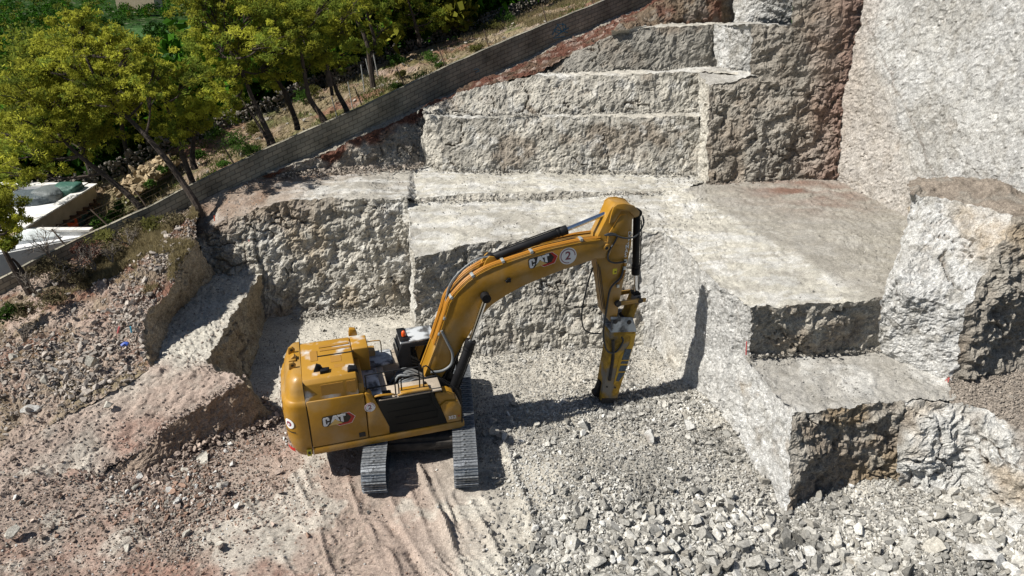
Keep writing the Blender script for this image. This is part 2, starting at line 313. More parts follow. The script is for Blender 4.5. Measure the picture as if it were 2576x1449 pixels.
st_side = dict(base=CREAM*1.02, mix=[(COOL, .3, -.3, .2, .8, 44), (GREYR*1.1, 2.5, .05, .4, .5, 45), (OCHRE, .5, .3, .6, .2, 46)], pit=.35, mask=[(COOL*1.1, lambda p: sstep(-p[:, 1], -24.5, -22)*.8), (GREYR*.8, dimple_shade), (GREYR*.9, dimple_shade2)])
loft('rock_face', [BAYB[4:], SM[4:], BAYT[4:]], st_side, res=.075, amp=.13, edge=.05, groove=.035)
loft('rock_face', [A([(1838, 1090, -.15), (1905, 1195, -.4), (1975, 1308, -.65)]), [SC, U(1950, 970, 2.8), U(2000, 1040, 2.8)]], dict(mask=[(GREYR*.8, dimple_shade), (GREYR*.9, dimple_shade2)], base=COOL*1.12, mix=[(GREYR*1.1, 2.5, .0, .4, .5, 47), (OCHRE*.9, 1.2, .15, .5, .35, 48)], pit=.4), res=.065, amp=.15, edge=.05, groove=.035)
loft('rock_face', [A([(1880, 905, 2.75), (2050, 897, 2.75), (2207, 886, 2.75)]), A([(1885, 772, 5.0), (2050, 763, 5.0), (2222, 752, 5.0)])], dict(base=ALB*np.array((.50, .465, .40)), mix=[(BROWN*1.6, .8, -.1, .3, .5, 49), (GREYR*1.3, 1.5, 0, .4, .6, 50)], pit=.8), res=.065, amp=.42, edge=.05, groove=.03)
loft('rock_face', [A([(1975, 1308, -.65), (2066, 1250, -.5), (2160, 1238, -.45), (2262, 1225, -.3)]), A([(2000, 1040, 2.8), (2080, 1034, 2.8), (2180, 1020, 2.8), (2287, 1010, 2.8)])],
     dict(base=ALB*np.array((.44, .41, .36)), mix=[(BROWN*1.5, .7, -.2, .3, .6, 51), (OCHRE*.8, .6, .15, .4, .6, 52), (GREYR*1.3, 1.7, .05, .4, .6, 53)], pit=.8), res=.06, amp=.5, edge=.05, groove=.05)
# --- terraces -----------------------------------------------------------------
TF = A([(1042, 645, 4.55), (1180, 612, 4.75), (1350, 600, 4.85), (1500, 588, 4.9), (1615, 580, 4.9), (1672, 586, 4.9)])
TS0 = A([(1029, 508, 4.98), (1180, 510, 4.93), (1340, 503, 4.95), (1450, 498, 5.0), (1560, 493, 5.03), (1672, 488, 5.05)])
TS1 = A([(1028, 500, 5.08), (1180, 488, 5.2), (1340, 482, 5.2), (1450, 482, 5.15), (1560, 484, 5.1), (1672, 484, 5.06)])
TB = A([(1028, 408, 5.45), (1180, 424, 5.4), (1340, 427, 5.4), (1450, 427, 5.35), (1560, 427, 5.3), (1700, 428, 5.2)])
loft('terrace', [TF, TS0], st_terr, res=.11, amp=.05, edge=.04, fine=.03, m=M_FLOOR, chunk=.3)
loft('rock_face', [TS0, TS1], st_bench, res=.08, amp=.3, edge=.05, fine=.05, edgefade=.12)
loft('terrace', [TS1, TB], st_terr, res=.11, amp=.05, edge=.04, fine=.03, m=M_FLOOR, chunk=.3)
TR0 = A([(1672, 586, 4.9), (1720, 625, 4.95), (1780, 690, 4.95), (1885, 772, 5.0), (2050, 763, 5.0), (2222, 752, 5.0), (2280, 650, 4.95), (2345, 550, 4.95)])
TR1 = A([(1672, 486, 5.05), (1715, 480, 5.1), (1755, 470, 5.1), (1790, 458, 5.1), (1880, 455, 5.1), (1980, 450, 5.1), (2060, 445, 5.1), (2130, 438, 5.1)])
def redzone(p): return np.exp(-(((p[:, 0]-13.6)/2.6)**2+((p[:, 1]-32.0)/2.4)**2))*.95*np.clip(.75+1.3*fbm(p*np.array([.5, 1.8, 1]), 1.4, 4, 5), 0, 1.2)
def greyzone(p): return sstep(p[:, 0]-.35*(28-p[:, 1]), 9.2, 9.8)*.75
st_tr = dict(st_terr); st_tr['mask'] = st_terr['mask']+[(ALB*np.array((.36, .335, .29)), greyzone), (ALB*np.array((.24, .15, .115)), redzone)]
loft('terrace', [TR0, TR1], st_tr, res=.1, amp=.04, edge=.03, fine=.025, m=M_FLOOR, chunk=.3)
loft('terrace', [A([(1650, 490, 5.05), (1700, 492, 5.05)]), A([(1650, 420, 5.3), (1820, 425, 5.2)])], st_terr, res=.12, amp=.04, edge=.03, m=M_FLOOR, chunk=.3)
LT0 = [YY(486, 597, 29.7), YY(560, 553, 29.9), YY(628, 530, 30.0), YY(645, 522, 30.0), YY(745, 503, 30.1), YY(900, 498, 30.1), YY(1030, 500, 30.1)]
LT0[-1] = YY(1028, 500, 30.1); LT0.append(U(1050, 500, 4.95)); LT1 = [WALLB[8], WALLB[9], U(640, 449, 5.45), U(690, 440, 5.45), U(780, 428, 5.45), U(900, 416, 5.45), U(1028, 408, 5.45), U(1060, 408, 5.3)]
def leftsoil(p): return np.clip(sstep(-p[:, 0], 8.5, 11)+.8*np.exp(-((p[:, 1]-33.5)/1.0)**2)*sstep(-p[:, 0], 6, 9), 0, 1)
st_lt = dict(base=ALB*np.array((.53, .50, .44)), mix=st_terr['mix'], mask=st_terr['mask']+[(ALB*np.array((.30, .21, .155)), lambda p: leftsoil(p)*(.75+.5*fbm(p, 1.4, 3, 61)))])
loft('terrace', [LT0, LT1], st_lt, res=.1, amp=.06, edge=.05, fine=.04, m=M_FLOOR)
LED0 = A([(2000, 1040, 2.8), (2080, 1034, 2.8), (2180, 1020, 2.8), (2287, 1010, 2.8), (2340, 1006, 2.8), (2405, 1003, 2.8)])
loft('ledge', [LED0, A([(1868, 899, 2.8), (1960, 893, 2.8), (2080, 887, 2.8), (2207, 878, 2.8), (2300, 915, 2.8), (2410, 950, 2.85)])], st_ledge, res=.07, amp=.08, edge=.05, fine=.03, m=M_FLOOR)
loft('gravel_slope', [A([(2395, 1010, 2.75), (2480, 1035, 2.65), (2580, 1095, 2.4), (2760, 1160, 2.3)]), A([(2380, 950, 2.9), (2480, 938, 3.0), (2590, 915, 3.05), (2760, 890, 3.1)])],
     dict(base=ALB*np.array((.33, .29, .25)), mix=[(GREYR, 1.5, 0, .4, .5, 66)]), res=.06, amp=.12, edge=.05, fine=.05, m=M_FLOOR)
loft('rock_outcrop', [A([(2250, 1228, -.15), (2330, 1245, 0), (2420, 1235, .15), (2510, 1310, .15), (2640, 1400, .1), (2800, 1500, .1)]), A([(2262, 1120, 1.5), (2340, 1130, 1.6), (2440, 1130, 1.6), (2520, 1180, 1.5), (2640, 1240, 1.5), (2790, 1280, 1.5)]),
     A([(2285, 1012, 2.78), (2350, 1008, 2.8), (2430, 1015, 2.75), (2500, 1045, 2.65), (2590, 1095, 2.4), (2760, 1160, 2.3)])],
     dict(base=WHITE*.98, mix=[(OCHRE, .5, 0, .35, .55, 67), (GREYR, 1.4, .05, .4, .6, 68), (BROWN, .9, .2, .45, .6, 69)], pit=.6), res=.06, amp=.5, edge=.08, fine=.03, chunk=.6)
loft('terrace', [A([(1012, 560, 4.66), (1110, 560, 4.66)]), A([(1012, 465, 4.98), (1110, 465, 4.98)])], st_terr, res=.1, amp=.02, m=M_FLOOR)
loft('terrace', [A([(1600, 520, 4.9), (1800, 520, 4.9)]), A([(1600, 425, 5.08), (1840, 440, 5.0)])], st_terr, res=.1, amp=.02, m=M_FLOOR)
# --- stepped benches ------------------------------------------------------------
B1b = A([(1067, 412, 5.4), (1078, 420, 5.4), (1112, 432, 5.35), (1200, 435, 5.35), (1400, 436, 5.3), (1580, 437, 5.25), (1762, 442, 5.15)])
B1t = [YY(1066, 298, 35.2), YY(1074, 298, 34.9), YY(1112, 297, 34.9), YY(1200, 298, 34.95), YY(1400, 297, 35.0), YY(1580, 295, 35.0), YY(1757, 292, 35.0)]
loft('rock_face', [B1b[:3], B1t[:3]], st_white, res=.09, amp=.15, edge=.05)
loft('rock_face', [B1b[2:], B1t[2:]], st_bench, res=.07, amp=.27, edge=.05, groove=.015)
def lift(pt, du, dv): return pt
B1k = [(1062, 284, 8.0), (1074, 288, 7.95), (1112, 289, 7.9), (1200, 291, 7.9), (1400, 290, 7.9), (1580, 287, 7.9), (1770, 279, 7.9)]
loft('bench_top', [B1t, A(B1k)], st_white, res=.1, amp=.05, edge=.05, m=M_FLOOR)
B2b = A([(1066, 290, 7.85), (1120, 292, 7.8), (1200, 293, 7.8), (1340, 294, 7.8), (1500, 292, 7.8), (1765, 285, 7.8)])
B2t = [YY(1062, 272, 36.0), YY(1120, 250, 36.1), YY(1180, 226, 36.3), YY(1345, 192, 36.5), YY(1500, 190, 36.5), YY(1757, 181, 36.5)]
st_b2 = dict(st_bench); 
loft('rock_face', [B2b, B2t], st_b2, res=.075, amp=.3, edge=.05, groove=.012)
B2k = A([(1340, 183, 9.55), (1420, 182, 9.6), (1500, 181, 9.6), (1620, 178, 9.6), (1765, 170, 9.6), (1815, 166, 9.6)])
loft('bench_top', [[YY(1345, 192, 36.5), YY(1420, 191, 36.5), YY(1500, 190, 36.5), YY(1620, 186, 36.5), YY(1757, 181, 36.5), YY(1890, 194, 34.5)], B2k], st_white, res=.1, amp=.04, edge=.05, m=M_FLOOR)
loft('bench_top', [[YY(1757, 181, 36.5), YY(1783, 212, 34.5)], [YY(1815, 168, 37.9), YY(1900, 190, 34.5)]], st_ledge, res=.09, amp=.1, edge=.05, m=M_FLOOR)
B3b = A([(1335, 192, 9.4), (1420, 186, 9.5), (1500, 185, 9.5), (1620, 182, 9.5), (1802, 174, 9.5)])
B3t = [YY(1343, 186, 38.2), YY(1440, 135, 38.4), YY(1535, 86, 38.6), YY(1640, 70, 38.8), YY(1800, 64, 38.8)]
loft('rock_face', [B3b, B3t], st_dark | dict(base=GREYR*1.05), res=.085, amp=.28, edge=.05, groove=.012)
B3k = A([(1535, 76, 11.5), (1640, 64, 11.6), (1740, 60, 11.6), (1850, 54, 11.6)])
loft('bench_top', [[YY(1535, 86, 38.6), YY(1640, 70, 38.8), YY(1740, 66, 38.8), YY(1800, 64, 38.8)], B3k], st_white, res=.12, amp=.04, edge=.05, m=M_FLOOR)
loft('bench_top', [[YY(1800, 64, 38.8), YY(1890, 62, 35)], [YY(1850, 54, 41.0), YY(1995, 67, 35)]], st_ledge, res=.12, amp=.06, edge=.05, m=M_FLOOR)
loft('rock_face', [A([(1530, 80, 11.4), (1640, 68, 11.5), (1740, 64, 11.5), (1850, 58, 11.5)]), [YY(1560, 55, 40.8), YY(1650, 5, 41), YY(1740, -50, 41), YY(1850, -90, 41)]], dict(base=BROWN*1.1, mix=[(SOIL, 1, -.1, .3, .8, 71), (GREYR, 1.5, .1, .4, .5, 72)]), res=.1, amp=.4, edge=.05)
# side faces of the steps
loft('rock_face', [[U(1757, 442, 5.2), U(1778, 470, 4.95)], [YY(1757, 181, 36.5), YY(1783, 212, 34.5)]], st_white, res=.08, amp=.3, edge=.05)
loft('rock_face', [[U(1798, 176, 9.5), U(1897, 202, 9.4)], [YY(1800, 64, 38.8), YY(1900, 62, 35.1)]], st_cool, res=.09, amp=.1, edge=.05)
loft('rock_face', [[U(1845, 62, 11.5), U(1992, 74, 11.5)], [YY(1850, -80, 41.4), YY(2000, -110, 35.4)]], st_cool, res=.1, amp=.1, edge=.05)
# tall brown face and the white wall beside it
D0 = [U(1778, 470, 4.95), U(1890, 466, 4.95), U(1990, 460, 4.95), (16.5, 33.6, 4.9)]
D1 = [YY(1783, 212, 34.5), YY(1885, 192, 34.6), YY(1992, 190, 34.6), YY(2176, 188, 34.7)]
D2 = [YY(1890, 62, 35), YY(1992, 68, 35), YY(2186, 70, 35.1)]
D3 = [YY(2000, -110, 35.4), YY(2200, -120, 35.5)]
loft('rock_face', [D0, D1], st_dark, res=.07, amp=.5, edge=.06, fine=.04, chunk=.7)
loft('rock_face', [D1[1:], D2], st_dark, res=.08, amp=.4, edge=.06)
loft('rock_face', [D2[1:], D3], st_dark, res=.09, amp=.35, edge=.06)
W0 = [(15.75, 34.0, 4.8), (16.25, 31.8, 4.8), (16.85, 29.3, 4.8), (17.3, 26.5, 4.8), (17.7, 23, 4.8), (18.0, 19, 4.8)]
W1 = [(15.9, 35.2, 17), (16.5, 33, 17), (17.1, 30.5, 17), (17.6, 27, 17), (18.0, 23, 17), (18.3, 19, 17)]
def lowpink(p): return (1-sstep(p[:, 2]-(11.6-.95*(34-p[:, 1])*.9)+1.2*fbm(p, .5, 3, 66), -1.6, .5))*.5
def cornerpink(p): return (1-sstep(34.6-p[:, 1], .2, 1.7))*.5
def crack(p): return (1-sstep(abs(p[:, 2]-(12.1-.95*(34-p[:, 1])*.9)+.35*fbm(p, 1.1, 3, 6)), .0, .09))*.7*(p[:, 1] > 27.5)
st_w = dict(base=COOL*1.06, mix=[(GREYR*1.15, 3.2, 0, .4, .5, 13), (GREYR*1.3, .45, -.1, .4, .4, 15), (WHITE*1.03, .9, .1, .4, .5, 16)], mask=[(ALB*np.array((.56, .48, .41)), cornerpink), (ALB*np.array((.57, .50, .43)), lowpink), (ALB*np.array((.2, .16, .13)), crack), (GREYR*.9, dimple_shade2)], pit=.45)
loft('rock_face', [W0, W1], st_w, res=.085, amp=.12, edge=.05, fine=.045, groove=.02)
# the block standing in the right corner
BL0 = A([(2296, 545, 4.85), (2262, 655, 4.85), (2214, 762, 4.85), (2203, 890, 2.7), (2300, 935, 2.7), (2392, 972, 2.7)])
BLm = A([(2292, 520, 6.6), (2285, 600, 6.4), (2258, 700, 5.9), (2285, 740, 5.6), (2370, 760, 5.5), (2430, 775, 5.5)])
BL1 = A([(2294, 486, 7.9), (2330, 494, 7.85), (2375, 500, 7.85), (2430, 508, 7.85), (2490, 522, 7.95), (2552, 545, 8.0)])
def orange(p): o=U(2478, 590, 7.1); return np.exp(-(((p[:, 0]-o[0])/.85)**2+((p[:, 2]-o[2])/.8)**2)**2)*.8*(.7+.6*fbm(p, 2, 3, 9))
st_bl = dict(st_cool); st_bl['mask'] = st_cool['mask']+[(OCHRE*1.0, orange)]
loft('rock_face', [BL0, BLm, BL1], st_bl, res=.07, amp=.22, edge=.06, groove=.025)
BF0 = A([(2392, 972, 2.7), (2480, 955, 2.85), (2590, 930, 2.95), (2720, 905, 3.0)])
BF1 = A([(2552, 545, 8.0), (2640, 560, 8.0), (2760, 575, 8), (2860, 590, 8)])
BFm = A([(2430, 775, 5.5), (2520, 765, 5.5), (2640, 750, 5.5), (2780, 740, 5.5)])
loft('rock_face', [BF0, BFm, BF1], st_dark | dict(mix=st_dark['mix'][:2]+[(OCHRE*.8, .7, .05, .4, .5, 74)]), res=.065, amp=.55, edge=.06, groove=.05)
loft('bench_top', [BL1, A([(2292, 472, 7.95), (2345, 464, 7.95), (2400, 459, 8.0), (2450, 457, 8.05), (2520, 476, 8.1), (2640, 530, 8.15)]), A([(2290, 452, 6.0), (2345, 446, 6.0), (2400, 440, 6.0), (2450, 438, 6.0), (2520, 456, 6.0), (2640, 510, 6.0)])], dict(base=ALB*np.array((.33, .28, .23)), mix=[(GREYR, 1.5, 0, .4, .6, 75)]), res=.08, amp=.35, edge=.06)
loft('bench_top', [BF1, A([(2600, 505, 8.2), (2700, 520, 8.2), (2800, 535, 8.2), (2900, 560, 8.2)])], dict(base=ALB*np.array((.33, .28, .23)), mix=[(GREYR, 1.5, 0, .4, .6, 75)]), res=.1, amp=.25, edge=.06)
# --- soil bank under the block wall ----------------------------------------------
foot = [(671, 430), (789, 384), (900, 334), (993, 291), (1062, 262)]
FT = [PL(u, v, WA, WB) for u, v in foot]
FT = [(a+.25, b-.35, c-.1) for a, b, c in FT]
loft('soil_bank', [A([(640, 455, 5.35), (780, 436, 5.4), (900, 424, 5.4), (1000, 418, 5.4), (1072, 416, 5.4)]), FT], dict(base=ALB*np.array((.47, .43, .37)), mix=[(BROWN*1.2, 1.6, .0, .35, .5, 27), (GREYR, .9, 0, .4, .5, 28)], mask=[(SOIL*1.05, lambda p: sstep(p[:, 2]-(5.55+.29*(p[:, 0]+11.1))+1.0*fbm(p, .9, 3, 8), -.35, .1))], pit=.6), res=.075, amp=.4, edge=.06)
f2 = [(1060, 262), (1167, 218), (1260, 174), (1345, 134), (1430, 90), (1543, 44), (1640, 3), (1740, -40)]
G2 = [PL(u, v, WA, WB) for u, v in f2]; G2 = [(a+.25, b-.35, c-.1) for a, b, c in G2]
S2r = [YY(1062, 272, 36.0), YY(1120, 250, 36.1), YY(1180, 226, 36.3), YY(1345, 188, 36.8), YY(1440, 135, 38.4), YY(1535, 86, 38.6), YY(1600, 35, 40.9), YY(1740, -50, 41)]
loft('soil_bank', [S2r, G2], st_redup, res=.085, amp=.35, edge=.06, fine=.05)
loft('soil_bank', [[(a, b, c) for a, b, c in FT+G2[1:]], [(a-.7, b+1.0, c+.12) for a, b, c in FT+G2[1:]]], dict(base=ALB*np.array((.42, .38, .32)), mix=[(GREYR, 1.5, 0, .4, .6, 76)]), res=.1, amp=.1, edge=.06)
# --- left hillside, trench and ramp -------------------------------------------------
E0 = A([(486, 599, 4.4), (470, 640, 4.2), (444, 671, 4.0), (431, 713, 3.8), (415, 745, 3.6), (392, 775, 3.4), (373, 800, 3.2), (358, 840, 2.9), (362, 880, 2.6), (385, 930, 2.1)])
I0 = A([(548, 690, 2.15), (530, 710, 2.1), (505, 728, 2.1), (480, 753, 2.1), (460, 776, 2.1), (445, 800, 2.05), (431, 822, 2.05), (412, 865, 2.0), (402, 905, 2.0), (394, 935, 1.95)])
loft('rock_face', [I0, E0], dict(base=ALB*np.array((.50, .42, .31)), mix=[(OCHRE*.9, .8, 0, .35, .4, 77), (BROWN*1.2, 1.8, .1, .4, .5, 78)], mask=[(BROWN*1.1, lambda p: sstep(p[:, 2]-2.0-.62*(p[:, 1]-19.5)*.26+.5*fbm(p, 1.2, 3, 9), 1.15, 1.7)*.8)], pit=.6), res=.065, amp=.25, edge=.06, groove=.02)
RE = A([(652, 692, 2.15), (600, 765, 2.15), (560, 840, 2.1), (519, 912, 2.05), (533, 938, 2.0), (573, 940, 1.95), (609, 958, 1.85), (569, 978, 1.75), (489, 1032, 1.3), (422, 1076, 1.0), (378, 1112, .75), (355, 1134, .65), (271, 1185, .35)])
RE[-1] = U(225, 1205, .40); RE.append(U(110, 1222, .56)); RE.append(U(-60, 1250, .62))
RI = A([(530, 675, 2.25), (490, 713, 2.2), (450, 761, 2.15), (421, 807, 2.15), (398, 865, 2.1), (390, 912, 2.1), (385, 932, 2.1), (330, 960, 1.9), (250, 1000, 1.7), (180, 1040, 1.5), (110, 1080, 1.38), (30, 1121, 1.2), (-30, 1150, 1.15), (-60, 1165, 1.1), (-90, 1184, 1.05)])
loft('ramp', [RE, RI], dict(base=PINK*1.08, mix=st_ramp['mix'], mask=[(CREAM*1.02, lambda p: sstep(p[:, 1], 21.2, 22.6)), (SOIL*1.9, lambda p: np.exp(-(((p[:, 0]+12.2)/1.7)**2+((p[:, 1]-19.1)/.6)**2)**2)*.6*(.6+1.2*fbm(p, 1.5, 4, 7)))]), res=.055, amp=.09, edge=.05, fine=.045, m=M_FLOOR)
RB = A([(668, 812, -.1), (656, 850, -.1), (645, 900, -.1), (632, 955, -.1), (632, 985, -.1), (652, 1015, -.1), (700, 1060, -.1), (650, 1085, -.1), (569, 1106, -.1), (471, 1150, -.1), (400, 1200, -.05), (362, 1210, 0), (272, 1206, .1)])
loft('rock_face', [RB, RE[:12]+[U(271, 1185, .35)]], dict(base=ALB*np.array((.46, .40, .30)), mix=[(OCHRE*.85, .8, .0, .35, .45, 34), (BROWN*1.3, 1.8, .05, .4, .5, 35)], mask=[(ALB*np.array((.40, .30, .24)), lambda p: (1-sstep(p[:, 1], 20.4, 21.6))*.75)], pit=.5), res=.065, amp=.25, edge=.06, groove=.015)
HR0 = E0+A([(330, 962, 1.93), (250, 998, 1.75), (180, 1038, 1.55), (110, 1078, 1.4), (30, 1122, 1.2), (-90, 1185, 1.05)])
HR1 = [WALLB[8]]+[PL(u, v, WA, WB) for u, v in [(460, 527), (422, 541), (390, 553), (350, 570), (310, 585), (276, 598), (240, 615), (200, 635), (160, 655), (100, 685), (40, 722), (-30, 757), (-120, 800), (-250, 860), (-450, 960)]]
HRm = [tuple((np.array(a)*.55+np.array(b)*.45)+np.array((0, 0, .15))) for a, b in zip(HR0, HR1)]
def whitedeb(p): return sstep(fbm(p, .7, 4, 83), .0, .3)*.75*(1-sstep(p[:, 2], 3.0, 4.2))
loft('hillside', [HR0, HRm, HR1], dict(base=ALB*np.array((.35, .28, .21)), mix=st_soil['mix'], mask=[(PINK*1.12, whitedeb)]), res=.08, amp=.3, edge=.06, fine=.05, m=M_FLOOR)
# --- garden slope behind the wall and the valley ---------------------------------------
swall_px = [(-200, 560, 3.0), (100, 500, 3.2), (222, 476, 3.6), (289, 448, 4.0), (355, 412, 4.3), (411, 387, 4.7), (511, 344, 5.2), (600, 314, 5.5), (696, 275, 6.0), (815, 216, 6.6), (872, 205, 7.1), (967, 157, 7.8), (1086, 113, 8.6), (1212, 73, 9.4), (1300, 37, 10.0), (1367, 12, 10.6), (1480, -30, 11.4), (1600, -70, 12)]
SWL = [U(*q) for q in swall_px]
def along(P, n):
    P = np.array(P); d = np.concatenate([[0], np.cumsum(np.linalg.norm(np.diff(P, axis=0), axis=1))]); s = np.linspace(0, d[-1], n)
    return np.stack([np.interp(s, d, P[:, k]) for k in range(3)], 1)
def at_z(P, dz, dx=0, dy=0): return [(a+dx, b+dy, c+dz) for a, b, c in P]
G0 = along([(-60, 4, -4)]+[tuple(q) for q in WALLB[2:]]+[(30, 64, 19)], 40); G1 = along([(-70, 26, -3)]+SWL[2:]+[(30, 85, 17)], 40)
G0 = [(a-.05, b+.1, c-.05) for a, b, c in G0]
def gardenleft(p): return sstep(-p[:, 0], 16, 20)*0
G0 = [(a, b, c-max(0, (-15.5-a))*.45) for a, b, c in G0]; 
loft('garden_slope', [G0, G1], dict(base=ALB*np.array((.36, .26, .18)), mix=[(DRYG*1.1, .25, -.1, .25, .8, 84), (SOIL*1.7, .22, .1, .3, .7, 85), (PINK, .8, .15, .4, .6, 86), (np.array((.09, .12, .03)), .5, .12, .35, .6, 87)]), res=.22, amp=.35, edge=.1, fine=.07, m=M_FLOOR)
G2r = [(a*1.05-6, b+16, c-5.5) for a, b, c in G1]; G3 = [(a*1.4-30, b+60, c*.2-14) for a, b, c in G1]
G4 = [(-200+i*12, 200+i*1.0, -20) for i in range(40)]; G5 = [(-400+i*30, 420, -24) for i in range(40)]; G6 = [(-1800+i*110, 1600, -20) for i in range(40)]
M_FAR = mat('valley_ground', rough=1, attr='Col', spec=.05, noise=[(.5, .8, 1.2)])
def golf(p): return np.clip(1.3-(((p[:, 0]+138)/(40+.10*(p[:, 1]-250)))**2+((p[:, 1]-300)/95)**2), 0, 1)+np.clip(1.3-(((p[:, 0]+262)/34)**2+((p[:, 1]-330)/44)**2), 0, 1)
loft('valley', [G1, G2r, G3, G4, G5, G6], dict(base=np.array((.016, .04, .007)), mix=[(np.array((.03, .06, .012)), .03, -.2, .3, .5, 88)], mask=[(np.array((.045, .10, .03)), golf)]), res=4, amp=.5, edge=.2, fine=.0, m=M_FAR)
# ================================================================== EXCAVATOR
def steelnoise(): return [(1.2, .93, 1.05), (7, .94, 1.04)]
M_YEL = mat('machine_yellow', (.335, .168, .013), .42, noise=[(1.3, .9, 1.06), (9, .93, 1.04)], spec=.45, coat=.12, bump=[(45, .0012, 'N')])
M_YEL2 = mat('tube_orange', (.38, .165, .018), .35, coat=.2)
M_BLK = mat('black_paint', (.007, .007, .008), .55, spec=.25, noise=[(3, .7, 1.3)])
M_DARK = mat('dark_panel', (.010, .010, .009), .6, spec=.2)
M_RUB = mat('rubber_hose', (.03, .032, .034), .55)
M_HOSEG = mat('grey_hose', (.16, .17, .175), .5)
M_STEEL = mat('track_steel', (.27, .285, .30), .42, metal=.45, noise=[(3, .5, 1.2), (14, .55, 1.25)], bump=[(30, .004, 'N')])
M_UNDER = mat('undercarriage_dirt', (.035, .03, .026), .85, noise=[(3, .6, 1.5)], bump=[(12, .02, 'N')])
M_CHROME = mat('chrome_rod', (.75, .77, .8), .12, metal=1)
M_ZINC = mat('zinc_clamp', (.5, .53, .52), .4, metal=.6)
M_WHT = mat('white_decal', (.75, .75, .74), .5)
M_RED = mat('red_decal', (.42, .02, .015), .4)
M_GOLD = mat('gold_decal', (.62, .42, .14), .5)
M_LBLK = mat('black_decal', (.015, .014, .012), .5)
M_GRILL = mat('vent_mesh', (.30, .15, .02), .6, bump=[(120, .004, 'N')])
M_DUST = mat('dusty_black', (.05, .05, .05), .8, noise=[(1.6, .3, 3), (6, .5, 2.0)])
M_DECK = mat('dusty_deck', (.36, .30, .23), .8, noise=[(2.5, .8, 1.15)], bump=[(60, .004, 'V')])
M_MUD = mat('muddy_yellow', (.38, .22, .02), .8, noise=[(1.6, .45, 1.3), (8, .7, 1.2)], bump=[(18, .01, 'N')])
M_BLUE = mat('hammer_badge', (.035, .06, .085), .5, noise=[(12, .5, 1.6)])
M_ORG = mat('amber_lens', (.7, .09, .01), .25, coat=.5)
M_DUSTY = mat('dusty_yellow', (.35, .18, .017), .5, noise=[(1.3, .9, 1.06)])
def dusty(m, c2=(.62, .6, .57), scale=.9, lo=.56, hi=.66):
    n = m.node_tree.nodes; l = m.node_tree.links; b = n['Principled BSDF']
    src = b.inputs['Base Color'].links[0].from_socket if b.inputs['Base Color'].links else None
    tc = n.new('ShaderNodeTexCoord'); t = n.new('ShaderNodeTexNoise'); t.inputs['Scale'].default_value = scale; t.inputs['Detail'].default_value = 6
    l.new(tc.outputs['Object'], t.inputs['Vector']); r = n.new('ShaderNodeMapRange'); r.inputs['From Min'].default_value = lo; r.inputs['From Max'].default_value = hi
    l.new(t.outputs['Fac'], r.inputs['Value']); mx = n.new('ShaderNodeMix'); mx.data_type = 'RGBA'; l.new(r.outputs[0], mx.inputs[0])
    if src: l.new(src, mx.inputs[6])
    else: mx.inputs[6].default_value = b.inputs['Base Color'].default_value
    mx.inputs[7].default_value = (*c2, 1); l.new(mx.outputs[2], b.inputs['Base Color'])
dusty(M_YEL, (.33, .24, .13), 1.5, .45, .95); dusty(M_DUSTY, (.50, .48, .45), scale=1.3, lo=.51, hi=.62); dusty(M_DUST, (.45, .47, .48), 2.6, .42, .56); dusty(M_MUD, (.20, .18, .15), 1.2, .56, .66)
